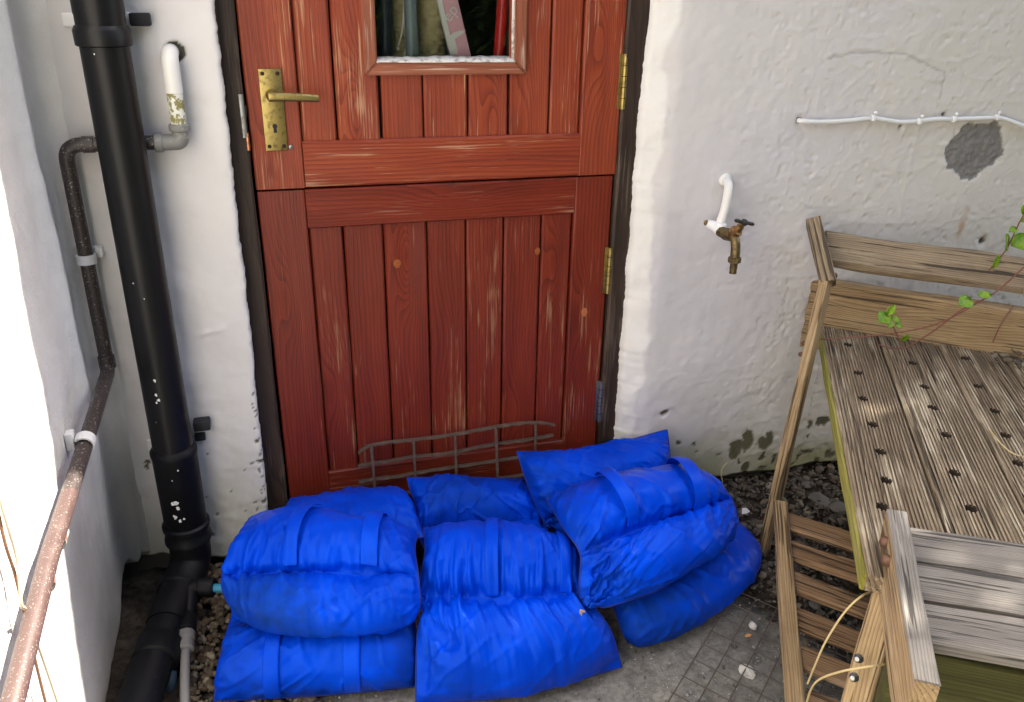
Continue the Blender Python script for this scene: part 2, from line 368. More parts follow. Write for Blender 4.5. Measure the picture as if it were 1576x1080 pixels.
# ------------------------------------------------------------------ ground
gx = np.unique(np.concatenate([-.7-np.geomspace(.05, 300, 16), np.arange(-.7, 2.2, .008), 2.2+np.geomspace(.05, 300, 16)]))
gy = np.unique(np.concatenate([-1.3-np.geomspace(.05, 300, 16), np.arange(-1.3, .15, .008), .15+np.geomspace(.05, 300, 16)]))
GX, GY = np.meshgrid(gx, gy)
near = S(-1.6, -1.2, GY)*S(.4, .2, GY)*S(-.9, -.7, GX)*S(2.5, 2.2, GX)
added_lawn = S(-1.7, -2.1, GY+.1*fbm(GX*3, GY*3, 6, 2))  # dark lawn added behind the camera to cut bounced fill light
soil = np.maximum(S(.86, 1.06, GX+.25*fbm(GX*5, GY*5, 12, 3)+.45*(GY+.55)), S(.02, -.12, GX+.06*fbm(GX*9, GY*9, 13, 3)))
GZ = near*(.006*fbm(GX*6, GY*6, 3, 3)+(.003+.008*soil)*fbm(GX*35, GY*35, 8, 3)-.012*soil)
tag(gridmesh('ground', np.stack([GX, GY, GZ], -1), GROUND, None, dict(soil=soil, added_lawn=added_lawn)), kind='structure')

# ------------------------------------------------------------------ house wall (> plaster, masonry, frame posts, roof, room)
house = thing('house_wall', (.8, .1, 0), 'rough white rendered house wall round the red stable door', 'wall')
zs = np.concatenate([np.arange(0, 1.34, .0045), np.linspace(1.35, 2.34, 40)])
def zbot(x): return .028+.016*fbm(x*9, x*0+3, 21, 3)
# right of the door
xe = lambda z: .8335+.0035*fbm(z*14, z*0+4, 22, 4)+.0025*fbm(z*90, z*0+9, 23, 2)+np.where(z > 1.02, .006*S(1.02, 1.16, z), 0)
xs = np.concatenate([np.arange(0, 1.30, .0045), np.linspace(1.31, 2.3, 30)])
U, Z0 = np.meshgrid(xs, zs); X0 = xe(Z0)+U; ZB = zbot(X0); Z = ZB+(Z0)*(2.34-ZB)/2.34
h, at = wall_fields(X0, Z)
ew = U+.03*fbm(Z*7, Z*0+1, 25, 3)+.008*fbm(Z*40, U*40, 27, 2); old = S(.052, .038, ew)*S(1.6, 1.0, Z*0); h += old*(.0035*fbm(X0*30, Z*22, 28, 3)+.0015)
at['old'] = old
Yw = -.06-h; Yw = Yw+.040*(1-S(-.03, .075, U+.015*fbm(Z*9, U*0, 24, 2)))+np.where(U < .010, .010*(1-U/.010)**2, 0)
P = np.stack([X0, Yw, Z], -1)
rev = [np.stack([X0[:, 0], np.full(len(zs), yy)+.003*fbm(zs*30, zs*0+yy*99, 29, 2), Z[:, 0]], -1)[:, None] for yy in (.05, .03, .01, -.004)]
P = np.concatenate(rev+[P], 1)
# turn the bottom edge under
under = P[:1].copy(); under[..., 1] += .03; under[..., 2] += .004; P = np.concatenate([under, P], 0)
for k in at:
    a = at[k]; a = np.concatenate([np.repeat(a[:, :1], 4, 1), a], 1); at[k] = np.concatenate([a[:1], a], 0)
tag(gridmesh('plaster', P, WALL, house, at), 'lumpy white render right of the door with peeling base and grey cement patch')
# left of the door, up to the corner
xe2 = lambda z: -.0655+.012*z+.003*fbm(z*14, z*0+14, 32, 4)+.0035*fbm(z*80, z*0+9, 33, 2)
us = np.concatenate([np.linspace(.42, .36, 4), np.arange(.355, -.0001, -.0045)])
U, Z0 = np.meshgrid(us, zs); X0 = xe2(Z0)-U; ZB = .028+.03*S(-.15, -.33, X0)+.016*fbm(X0*12, X0*0+3, 21, 3); Z = ZB+Z0*(2.34-ZB)/2.34
h = .008*fbm(X0*2.2, Z*2.2, 101, 3)+.003*fbm(X0*10, Z*10, 105, 3)+.0014*fbm(X0*45, Z*45, 109, 3)+.002*S(.35, .0, Z)*fbm(X0*60, Z*60, 111, 3)
bx, bz = wpt(325, 510); bl = np.exp(-((np.abs(X0-bx)/.04)**4+((Z-bz-.2*(X0-bx))/.009)**2)); h += .004*bl*(.6+fbm(X0*90, Z*90, 113, 2))
edge = S(.02, .006, U+.012*fbm(Z*60, U*60, 115, 3)); lowf = S(.5, .12, Z)
peel = ((edge > .6) & (fbm(X0*130, Z*110, 117, 3) > .26-.1*lowf) & (Z < .45)).astype(float); peel = np.maximum(peel, ((fbm(X0*55, Z*55, 118, 3) > .50) & (Z < .35)).astype(float))
hx, hz = at_y(268, 80, -.06).x, at_y(268, 80, -.06).z; hole = (np.hypot(X0-hx, (Z-hz)) < .0185).astype(float)
h -= .003*peel+.01*hole
moss = .55*S(.3, .02, Z+.2*fbm(X0*5, Z*5, 119, 3))
Yw = -.06-h; Yw = np.where(U < .012, Yw+.010*(1-U/.012)**2, Yw)
P = np.stack([X0, Yw, Z], -1)
rev = [np.stack([X0[:, -1], np.full(len(zs), yy), Z[:, -1]], -1)[:, None] for yy in (-.03, -.01, .02, .05)]
P = np.concatenate([P]+rev, 1); under = P[:1].copy(); under[..., 1] += .03; P = np.concatenate([under, P], 0)
at = dict(peel=peel, moss=moss, crack=hole, old=np.full_like(X0, .45))
for k in at:
    a = at[k]; a = np.concatenate([a, np.repeat(a[:, -1:], 4, 1)], 1); at[k] = np.concatenate([a[:1], a], 0)
tag(gridmesh('plaster', P, WALL, house, at), 'smoother cream white render left of the door')
def block(name, x0, x1, y0, y1, z0, z1, mat, parent=None, bev=0):
    return rbox(name, ((x0+x1)/2, (y0+y1)/2, (z0+z1)/2), (x1-x0, y1-y0, z1-z0), mat, parent, bev=bev)
MASON = plastic('masonry', (.10, .09, .08), .9); ROOM = plastic('room_plaster', (.09, .09, .085), .9); SLATE = plastic('roof_slate', (.07, .075, .085), .7)
block('masonry', -.72, -.072, -.012, .28, -.02, 2.30, MASON, house); block('masonry', .856, 3.3, -.012, .28, -.02, 2.30, MASON, house)
block('lintel', -.071, .841, -.058, .28, 1.96, 2.335, WALL, house)
mesh('roof', [(-.72, -.0595, 2.336), (3.3, -.0595, 2.336), (3.3, 4.2, 4.4), (-.72, 4.2, 4.4), (-.72, .0, 2.306), (3.3, .0, 2.306), (3.3, 4.2, 4.28), (-.72, 4.2, 4.28)],
     [(0, 1, 2, 3), (7, 6, 5, 4), (0, 4, 5, 1), (1, 5, 6, 2), (2, 6, 7, 3), (3, 7, 4, 0)], SLATE, house, smooth=False)
for nm, a in (('room_wall', (-.72, -.6, .282, 4.2, 0, 2.29)), ('room_wall', (3.2, 3.3, .282, 4.2, 0, 2.29)), ('room_wall', (-.6, 3.2, 4.1, 4.2, 0, 4.2)), ('room_ceiling', (-.6, 3.2, .282, 4.1, 2.2, 2.24)), ('room_floor', (-.6, 3.2, .05, 4.1, .012, .035))):
    block(nm, *a, ROOM, house)
# door frame: two posts, a head and a sill, set back behind the render
for (x0, x1) in ((-.085, -.0215), (.7925, .845)):
    bar('frame_post', (( x0+x1)/2, .038, .015), ((x0+x1)/2, .038, 1.95), x1-x0, .10, (0, -1, 0), FRAMEW, house, n=30, ch=.004, jit=.0015)
bar('frame_head', (-.085, .04, 1.925), (.845, .04, 1.925), .06, .09, (0, -1, 0), FRAMEW, house)
bar('threshold', (-.03, .0, .02), (.80, .0, .02), .12, .04, (0, 0, 1), FRAMEW, house)

# ------------------------------------------------------------------ side wall on the left (coved into the corner)
side = thing('side_wall', (-.5, -1.5, 0), 'smooth white painted side wall on the left, sunlit at its near end', 'wall')
ys = np.concatenate([np.linspace(-4.2, -1.4, 15), np.arange(-1.38, -.115, .006)])
path = [(-.385, y) for y in ys]
for k in range(1, 13):
    a = k/12*math.pi/2; path.append((-.385+.05*(1-math.cos(a))*.9, -.115+.05*math.sin(a)*1.05))
path.append((-.325, -.052))
path = np.array(path); zs2 = np.concatenate([np.arange(0, 1.40, .006), np.linspace(1.42, 2.25, 20)])
I, Z0 = np.meshgrid(np.arange(len(path)), zs2); PX, PY = path[I, 0], path[I, 1]
ZB = .018+.05*S(-.30, -.08, PY)+.006*fbm(PY*20, PY*0+2, 41, 3)+.03*S(-.13, -.07, PY)*fbm(PX*60, PY*60, 43, 3); Z = ZB+Z0*(2.25-ZB)/2.25
nz = np.zeros_like(PX); nxv = np.ones_like(PX); k = PY > -.115; ang = np.clip((PY+.115)/.0525, 0, 1)
h = .012*fbm(PY*1.6+4, Z*1.6, 201, 3)+.003*fbm(PY*9, Z*9, 205, 3)+.0012*fbm(PY*40, Z*40, 209, 3)
h += .012*np.exp(-((PY+.17)/.03)**2)*S(.2, .5, Z)
ridge = np.exp(-((PY+.10+.012*fbm(Z*8, Z*0, 211, 3))/.006)**2); h += .006*ridge*(fbm(Z*60, PY*60, 213, 3)+.2)
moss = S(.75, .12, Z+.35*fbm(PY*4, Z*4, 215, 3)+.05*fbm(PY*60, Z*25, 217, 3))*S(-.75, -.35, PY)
P = np.stack([PX+h*(1-ang*.7), PY-h*ang*.7, Z], -1)
und = P[:1].copy(); und[..., 0] -= .22; P = np.concatenate([und, P], 0); moss = np.concatenate([moss[:1], moss], 0)
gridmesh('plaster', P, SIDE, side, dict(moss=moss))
block('masonry', -.75, -.43, -4.2, -.0605, .06, 2.24, MASON, side); block('coping', -.78, -.36, -4.2, -.07, 2.245, 2.29, SIDE, side)
block('shade_footing', -.75, -.47, -4.2, -.0605, -.02, .059, BLACKV, side)  # black colour stands in for the shade in the gap under the wall
# ------------------------------------------------------------------ the two leaves of the stable door
UPW = wood('red_stain_upper', (.10, .016, .0075), (.235, .037, .014), (.33, .075, .026), (.46, .25, .14), wear=.05, rings=115, sway=6, rough=.45, wscale=1.5, bmp=.0011)
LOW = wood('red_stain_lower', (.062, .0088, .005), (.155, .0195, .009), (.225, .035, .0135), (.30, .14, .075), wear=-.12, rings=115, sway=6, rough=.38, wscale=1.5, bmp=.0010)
BEAD = wood('red_stain_bead', (.16, .05, .03), (.26, .085, .045), (.34, .12, .07), (.52, .38, .28), wear=.3, rings=80, rough=.45, bmp=.0006)
KNOTM = wood('bare_knot', (.08, .018, .006), (.27, .07, .017), (.40, .13, .035), (.5, .3, .15), wear=.1, rings=500, rough=.45)
PUTTY = plastic('white_putty', (.62, .60, .57), .6, (70, .5, .62, (.34, .31, .28)), bmp=.003)
BRASS = metal('aged_brass', (.36, .28, .10), .42, (.13, .10, .045), .4)
STEEL = metal('dull_steel', (.30, .31, .31), .42, (.12, .09, .07), .35)
IRON = metal('dark_screw', (.05, .035, .025), .6, (.10, .05, .03), .4)
def dpt(px, py): q = at_y(px, py, 0); return q.x, q.z
def vboard(x0, x1, z0, z1, mat, par, y=.012, th=.02, knot=None, name='board', ch=.004):
    o = bar(name, ((x0+x1)/2, y, z0), ((x0+x1)/2, y, z1), x1-x0, th, (0, -1, 0), mat, par, n=10, ch=ch, jit=.0005)
    # local X runs up, local Y runs left to right reversed
    if knot:
        kx, kz, ks = knot; v = WM[o].inverted() @ Vector((kx, y-th/2, kz)); o['knot'] = (v.x, v.y, ks)
    return o
def hrail(x0, x1, z0, z1, mat, par, y=.0, th=.04, name='rail', ch=.003, knot=None):
    o = bar(name, (x0, y+th/2, (z0+z1)/2), (x1, y+th/2, (z0+z1)/2), z1-z0, th, (0, -1, 0), mat, par, n=12, ch=ch, jit=.0004)
    if knot:
        kx, kz, ks = knot; v = WM[o].inverted() @ Vector((kx, y, kz)); o['knot'] = (v.x, v.y, ks)
    return o
def stile(x0, x1, z0, z1, mat, par, knot=None):
    o = bar('stile', ((x0+x1)/2, .02, z0), ((x0+x1)/2, .02, z1), x1-x0, .04, (0, -1, 0), mat, par, n=14, ch=.003, jit=.0004)
    if knot:
        kx, kz, ks = knot; v = WM[o].inverted() @ Vector((kx, 0, kz)); o['knot'] = (v.x, v.y, ks)
    return o
def knot_disc(px, py, r, par, y=0.0, mat=None, el=1.2):
    x, z = dpt(px, py); n = 18; k = random.Random(px).random
    V = [(0, -.0016, 0)]+[(r*(1+.15*k())*math.cos(a*2*math.pi/n), -.0006, r*el*(1+.15*k())*math.sin(a*2*math.pi/n)) for a in range(n)]
    return mesh('knot', V, [(0, 1+(a+1) % n, 1+a) for a in range(n)], mat or KNOTM, par, Matrix.Translation((x, y, z)))
XL, XR = -.0165, .7885
low = thing('stable_door_leaf', (.386, .02, .05), 'lower half of the red stable door, dark stained boards behind blue bags', 'door')
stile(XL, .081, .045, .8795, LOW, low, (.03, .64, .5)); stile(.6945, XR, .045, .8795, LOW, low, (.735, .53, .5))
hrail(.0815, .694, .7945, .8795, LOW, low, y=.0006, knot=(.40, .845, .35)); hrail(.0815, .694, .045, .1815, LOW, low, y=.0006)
lx = [.0815, .156, .244, .343, .434, .525, .617, .6938]
lk = [(.12, .40, .4), (.2, .3, .15), (.30, .72, 1.0), (.39, .5, .25), None, (.57, .28, .5), (.66, .66, .6)]
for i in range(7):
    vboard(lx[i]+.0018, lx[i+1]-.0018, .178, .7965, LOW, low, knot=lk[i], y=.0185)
rbox('backing', (.388, .033, .487), (.62, .006, .64), BLACKV, low, bev=0)
knot_disc(612, 407, .0078, low, .0085); knot_disc(829, 388, .0066, low, .0085, el=1.3); knot_disc(899, 480, .0075, low, -.0002, wood('red_knot', (.2, .05, .02), (.4, .12, .04), (.5, .2, .08), (.6, .4, .2), wear=0, rings=300), 1.5)
up = thing('stable_door_leaf', (.386, .02, .885), 'upper half of the red stable door with the window and brass handle', 'door')
stile(XL-.001, .0835, .884, 1.93, UPW, up, (.03, .92, .5)); stile(.7, XR+.006, .884, 1.93, UPW, up, (.75, 1.16, .6))
hrail(.084, .6995, .884, .9795, UPW, up, y=.0006); hrail(.084, .6995, 1.80, 1.93, UPW, up, y=.0006)
ux = [.084, .158, .252, .342, .440, .531, .626, .6994]
uk = [None, (.205, 1.03, .9), None, None, (.507, 1.005, .7), (.58, .99, .4), None]
for i in range(7):
    z0, z1 = .976, 1.80
    if 1 < i < 5: vboard(ux[i]+.002, ux[i+1]-.002, z0, 1.128, UPW, up, knot=uk[i], y=.0185); vboard(ux[i]+.002, ux[i+1]-.002, 1.66, z1, UPW, up, y=.0185)
    elif i in (1, 5):                            # notched round the window
        a0, a1 = ux[i]+.002, ux[i+1]-.002
        if i == 1: a1 = min(a1, .247)
        else: a0 = max(a0, .5345)
        vboard(a0, a1, z0, z1, UPW, up, knot=uk[i], y=.0185)
    else: vboard(ux[i]+.002, ux[i+1]-.002, z0, z1, UPW, up, knot=uk[i], y=.0185)
for (a, b, c, d) in ((.09, .24, .98, 1.8), (.546, .696, .98, 1.8), (.24, .546, .98, 1.125), (.24, .546, 1.67, 1.8)):
    rbox('backing', ((a+b)/2, .0335, (c+d)/2), (b-a, .006, d-c), BLACKV, up, bev=0)
# mitred glazing bead
bx0, bx1, bz0, bz1, bw = .2205, .5665, 1.109, 1.69, .0255
def bead(q, name='glazing_bead'):
    V = [(x, y, z) for (x, z) in q for y in (-.004, .03)]
    V[0:2], V[2:4] = V[0:2], V[2:4]
    bm = bmesh.new(); vs = [bm.verts.new(v) for v in V]
    for f in ((0, 2, 4, 6), (7, 5, 3, 1), (0, 1, 3, 2), (2, 3, 5, 4), (4, 5, 7, 6), (6, 7, 1, 0)): bm.faces.new([vs[i] for i in f])
    bmesh.ops.recalc_face_normals(bm, faces=bm.faces); bmesh.ops.bevel(bm, geom=bm.edges[:], offset=.003, segments=2, affect='EDGES')
    c = Vector((sum(a for a, b in q)/4, .012, sum(b for a, b in q)/4)); horiz = abs(q[0][0]-q[1][0]) > abs(q[0][1]-q[1][1])*1.0 and abs(q[1][0]-q[0][0]) > .2
    M = Matrix.Translation(c) @ (Matrix() if horiz else Matrix.Rotation(R(-90), 4, 'Y'))
    for v in bm.verts: v.co = M.inverted() @ v.co
    me = bpy.data.meshes.new(name); bm.to_mesh(me); bm.free(); me.materials.append(BEAD); put(bpy.data.objects.new(name, me), M, up)
g = .0004
bead([(bx0+g, bz0), (bx1-g, bz0), (bx1-bw-g, bz0+bw), (bx0+bw+g, bz0+bw)]); bead([(bx0, bz0+g), (bx0+bw, bz0+bw+g), (bx0+bw, bz1-bw-g), (bx0, bz1-g)])
bead([(bx1, bz0+g), (bx1-bw, bz0+bw+g), (bx1-bw, bz1-bw-g), (bx1, bz1-g)]); bead([(bx0+g, bz1), (bx1-g, bz1), (bx1-bw-g, bz1-bw), (bx0+bw+g, bz1-bw)])
# putty fillet along the foot of the pane
V, F = [], []; N = 60
for i in range(N+1):
    x = bx0+bw-.001+(bx1-bx0-2*bw+.002)*i/N; j = .0025*float(vn(np.array([x*70]), np.array([2.]), 5)[0]); e = .004*float(vn(np.array([x*40]), np.array([7.]), 6)[0])
    V += [(x, -.002+e*.6, bz0+bw-.001), (x, .002+e, bz0+bw+.0035+j*.3), (x, .0225, bz0+bw+.010+j), (x, .0225, bz0+bw-.002)]
for i in range(N):
    for k in range(4): a, b = i*4+k, i*4+(k+1) % 4; F.append((a, b, b+4, a+4))
mesh('putty', V, F, PUTTY, up); rbox('putty', (bx1-bw-.002, .014, 1.40), (.006, .016, .53), PUTTY, up, bev=.002)
t = NT('window_glass'); fr = t.n('Fresnel', {'IOR': 1.5}); mx = t.t.nodes.new('ShaderNodeMixShader'); tr = t.t.nodes.new('ShaderNodeBsdfTransparent'); gl = t.t.nodes.new('ShaderNodeBsdfGlossy')
gl.inputs['Roughness'].default_value = .015; tr.inputs[0].default_value = (.93, .95, .94, 1)
t.t.links.new(fr, mx.inputs[0]); t.t.links.new(tr.outputs[0], mx.inputs[1]); t.t.links.new(gl.outputs[0], mx.inputs[2]); t.t.links.new(mx.outputs[0], t.t.nodes['Material Output'].inputs[0])
rbox('pane', ((bx0+bx1)/2, .0245, (bz0+bz1)/2), (bx1-bx0-.012, .0034, bz1-bz0-.012), t.m, up, bev=0)
# lever handle on its lock plate
hp = rbox('handle_plate', (.0325, -.0025, 1.044), (.0445, .005, .160), BRASS, up, bev=.0018)
for sx, sz in ((-.0145, .071), (.0145, .071), (-.0145, -.071), (.0145, -.071)):
    lathe('screw', [(0, .0042), (.0012, .0040), (.0018, .0028)], (.0325+sx, -.0045, 1.044+sz), (0, -1, 0), IRON, hp, 12)
lathe('boss', [(0, .0125), (.006, .0120), (.010, .0095), (.026, .0085)], (.0325, -.005, 1.0735), (0, -1, 0), BRASS, hp, 18)
lv = [(.024, -.034, 1.0735), (.030, -.036, 1.0738), (.06, -.037, 1.0735), (.095, -.036, 1.0715), (.118, -.034, 1.0695), (.1225, -.033, 1.069)]
V, F = [], []; ns = 12; lv = catmull(lv, 4)
for i, p in enumerate(lv):
    u = i/(len(lv)-1); rz = .0098-.0028*u; ry = .0070-.002*u
    if i == 0: rz *= .5; ry *= .5
    if i == len(lv)-1: rz *= .45; ry *= .45
    for k in range(ns):
        a = 2*math.pi*k/ns; V.append((p.x, p.y+ry*math.cos(a), p.z+rz*math.sin(a)))
for i in range(len(lv)-1):
    for k in range(ns): a, b = i*ns+k, i*ns+(k+1) % ns; F.append((a, b, b+ns, a+ns))
F += [tuple(range(ns-1, -1, -1)), tuple((len(lv)-1)*ns+k for k in range(ns))]
mesh('lever', V, F, BRASS, hp)
kv = [(.0048*math.cos(a), 0, .0048*math.sin(a)) for a in [math.radians(-50+i*280/14) for i in range(15)]]
kv += [(-.0034, 0, -.013), (.0034, 0, -.013)]
mesh('keyhole', [(x, -.0052, z) for x, y, z in kv], [tuple(range(len(kv)))], BLACKV, hp, Matrix.Translation((.0325, 0, 1.013)), smooth=False)
lathe('screw', [(0, .005), (.002, .0045), (.003, .002)], dpt(448, 226)[:1]+(-.0005,)+dpt(448, 226)[1:], (0, -1, 0), STEEL, up, 12)
# hinges: knuckle barrels and the edge of the leaf
def hinge(z0, z1, par, x=.7925, mat=BRASS, tilt=0):
    hg = tube('hinge', [(x, -.006, z0), (x+tilt, -.006, z1)], .0062, mat, par, 14)
    for k in range(1, 5):
        z = z0+(z1-z0)*k/5; tube('knuckle_joint', [(x+tilt*k/5, -.006, z-.0008), (x+tilt*k/5, -.006, z+.0008)], .0058, IRON, hg, 14).scale = (1.13, 1.13, 1)
    rbox('hinge_leaf', (x-.006, -.0008, (z0+z1)/2), (.012, .0035, z1-z0), mat, hg, bev=.0006)
hinge(1.032, 1.150, up, .7965); hinge(.589, .707, low, .7905); hinge(.229, .347, low, .7905, STEEL)
# strike plate and bolt on the frame at the left
sp = thing('strike_plate', (-.028, -.014, 1.0), 'worn metal strike plate on the dark frame left of the brass handle', 'strike plate')
rbox('plate', (-.027, -.0135, 1.035), (.009, .003, .085), STEEL, sp, bev=.001); rbox('keep', (-.022, -.012, 1.045), (.006, .004, .022), BLACKV, sp, bev=.001)
rbox('bolt', (-.0225, -.0125, .985), (.0065, .005, .036), metal('copper_bolt', (.55, .24, .12), .35, (.2, .08, .04), .3), sp, bev=.002)
# ------------------------------------------------------------------ black soil pipe
PBLK = plastic('black_pvc', (.005, .005, .006), .36, var=.012)
PBLK.node_tree.nodes['Principled BSDF'].inputs['Specular IOR Level'].default_value = .28
PBLK2 = plastic('dusty_black_pvc', (.003, .0033, .005), .5, (130, .70, .76, (.10, .10, .10)), var=.012)
PBLK2.node_tree.nodes['Principled BSDF'].inputs['Specular IOR Level'].default_value = .25
WPAINT = plastic('white_paint_flecks', (.78, .78, .77), .5)
sp = thing('soil_pipe', (-.24, -.13, .1), 'thick black plastic soil pipe running down the white wall', 'pipe')
ax = lambda z: Vector((-.2405-.006*(z-.6)*0, -.13, z))
tube('pipe', [ax(1.235), ax(.37)], .0405, PBLK, sp, 40)
tube('socket', [ax(2.2), ax(1.225)], .0415, PBLK, sp, 40)
lathe('collar', [(0, .0425), (.002, .0462), (.026, .0468), (.030, .0445), (.034, .0425)], ax(1.173), (0, 0, 1), PBLK, sp, 40)
lathe('coupling', [(0, .0425), (.004, .0445), (.17, .0455), (.178, .0475), (.186, .0475), (.190, .0445), (.196, .0415)], ax(.185), (0, 0, 1), PBLK2, sp, 40)
lathe('elbow_socket', [(0, .044), (.004, .0495), (.012, .0495), (.016, .0465), (.034, .0465), (.038, .0500), (.047, .0500), (.051, .0455)], ax(.138), (0, 0, 1), PBLK2, sp, 40)
el = bend([ax(.150), ax(.082), Vector((-.262, -.19, .060)), Vector((-.285, -.30, .048))], .05, 8)
tube('elbow', el, .0435, PBLK2, sp, 32)
lathe('elbow_ring', [(0, .044), (.003, .0475), (.012, .0475), (.015, .044)], Vector((-.264, -.198, .0595)), (-.2, -.97, -.1), PBLK2, sp, 32)
tube('branch_pipe', [Vector((-.283, -.29, .0485)), Vector((-.296, -.345, .047)), Vector((-.372, -.80, .035))], .0395, PBLK2, sp, 32)
lathe('branch_collar', [(0, .0405), (.004, .0455), (.05, .0455), (.056, .0405)], Vector((-.302, -.40, .045)), (.15, 1, .03), PBLK2, sp, 32)
for zz, sgn in ((1.215, 1), (.395, 1)):
    br = rbox('bracket', (-.2405+.058, -.078, zz), (.034, .03, .022), BLACKV, sp, bev=.003)
for (px, py) in ((200, 30), (110, 30)):
    q = at_y(px, py, -.064); rbox('bracket_foot', (q.x, -.066, q.z), (.03, .008, .024), WPAINT, sp, bev=.003)
q = at_y(233, 684, -.066); rbox('bracket_foot', (q.x, -.066, q.z), (.016, .007, .026), WPAINT, sp, bev=.002)
q = at_y(308, 673, -.07); rbox('bracket', (q.x, -.066, q.z), (.022, .014, .016), BLACKV, sp, bev=.002)
rr = random.Random(3)
def fleck(px, py, r, n=9):
    """a splash of dried paint lying on the round of the pipe"""
    d = ray(px, py); o = CAM; a = d[0]**2+d[1]**2; bx, by = o[0]+.2405, o[1]+.13; b = bx*d[0]+by*d[1]
    rad = .0461 if 700 < py < 830 else .0411; cc = bx*bx+by*by-rad*rad; t = (-b-math.sqrt(max(0, b*b-a*cc)))/a; p = o+d*t
    th0 = math.atan2(p[1]+.13, p[0]+.2405); V = []
    for i in range(n):
        an = 2*math.pi*i/n; k = r*rr.uniform(.5, 1.1); th = th0+k*math.cos(an)/rad; V.append((-.2405+rad*math.cos(th), -.13+rad*math.sin(th), p[2]+k*1.3*math.sin(an)))
    mesh('paint_fleck', V, [tuple(range(n))], WPAINT, sp, smooth=False)
for px, py, r in [(238, 586, .0035), (240, 608, .003), (244, 616, .0035), (241, 620, .0022), (271, 774, .006), (274, 782, .004), (266, 776, .004), (270, 796, .0055), (277, 802, .004), (283, 799, .003), (274, 724, .002), (205, 436, .0014), (222, 460, .0015), (145, 83, .0014), (265, 740, .0016), (240, 650, .001)]: fleck(px, py, r)

# ------------------------------------------------------------------ brown metal waste pipe with its white stub
COPPER = plastic('brown_painted_pipe', (.035, .024, .022), .35, (240, .60, .66, (.30, .28, .26)), var=.2)
COPPER2 = plastic('sunlit_brown_pipe', (.050, .025, .021), .45, (420, .62, .68, (.36, .33, .28)), var=.3)  # sunlit copy of the pipe brown, sun put into its colour
GREYF = plastic('grey_fitting', (.16, .16, .15), .5, (60, .55, .7, (.30, .29, .26)))
WPIPE = plastic('white_pvc', (.70, .69, .66), .35); WWORN = plastic('worn_white_pvc', (.66, .66, .60), .5, (75, .46, .52, (.24, .22, .08)))
wp = thing('waste_pipe', (-.34, -.09, .55), 'narrow brown pipe from a white stub down the corner and along the left wall', 'pipe')
yv = -.094
A = at_y(243, 219, yv); B = at_y(104, 219, yv); Cc = at_y(128, 400, yv); Dd = at_y(160, 545, yv)
B.z = A.z+.002; Dd.x = Cc.x = (Dd.x+B.x)/2-.002
Dd = Vector((Cc.x, yv, .562)); E1 = at_x(75, 860, -.352); E2 = at_x(20, 1079, -.352)
tube('pipe', bend([A, Vector((Cc.x, yv, A.z)), Dd+Vector((0, 0, .02))], .03, 8), .0135, COPPER, wp, 20)
lathe('elbow_cuff', [(0, .0140), (.001, .0152), (.020, .0152), (.021, .0140)], Vector((Cc.x+.03, yv, A.z)), (1, 0, 0), COPPER, wp, 20)
lathe('joint', [(0, .0140), (.001, .0158), (.026, .0158), (.028, .0142)], Dd-Vector((0, 0, .006)), (0, 0, 1), COPPER, wp, 20)
E1v = (E2-E1).normalized()
mid = Vector((-.353, -.50, .512))
tube('pipe', bend([Dd+Vector((0, 0, .01)), Dd-Vector((0, .012, .012)), mid], .018, 5), .0135, COPPER, wp, 20)
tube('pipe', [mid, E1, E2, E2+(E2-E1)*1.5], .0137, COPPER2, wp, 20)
PAINTG = plastic('greenish_old_paint', (.36, .40, .33), .6, (90, .5, .6, (.2, .1, .08)))
for px, py, l in ((90, 830, .014), (70, 895, .007)):
    q = at_x(px, py, -.352); dv = (E2-mid).normalized(); k = (q-mid).dot(dv); c = mid+dv*k
    tube('paint_band', [c-dv*l, c+dv*l], .0141, PAINTG, wp, 20)
# stub: comes out of the wall, drops to a nut and an elbow
S0 = at_y(267, 92, yv); S1 = at_y(277, 190, yv); S1.x = S0.x = (S0.x+S1.x)/2-.004
tube('stub', bend([Vector((S0.x, -.03, S0.z+.012)), Vector((S0.x, yv, S0.z+.010)), Vector((S0.x, yv, S1.z+.055))], .02, 6), .0150, WPIPE, wp, 24)
tube('stub_end', [Vector((S0.x, yv, S1.z+.060)), Vector((S0.x, yv, S1.z-.004))], .0142, WWORN, wp, 24)
lathe('nut', [(0, .0165), (.002, .019), (.012, .019), (.014, .017)], Vector((S0.x, yv, S1.z-.014)), (0, 0, 1), GREYF, wp, 10)
el = bend([Vector((S0.x, yv, S1.z-.012)), Vector((S0.x, yv, A.z)), A+Vector((.004, 0, 0))], .022, 8)
tube('elbow', el, .0152, GREYF, wp, 24)
lathe('nut', [(0, .0165), (.002, .0185), (.013, .0185), (.015, .0165)], A+Vector((-.006, 0, 0)), (1, 0, 0), GREYF, wp, 10)
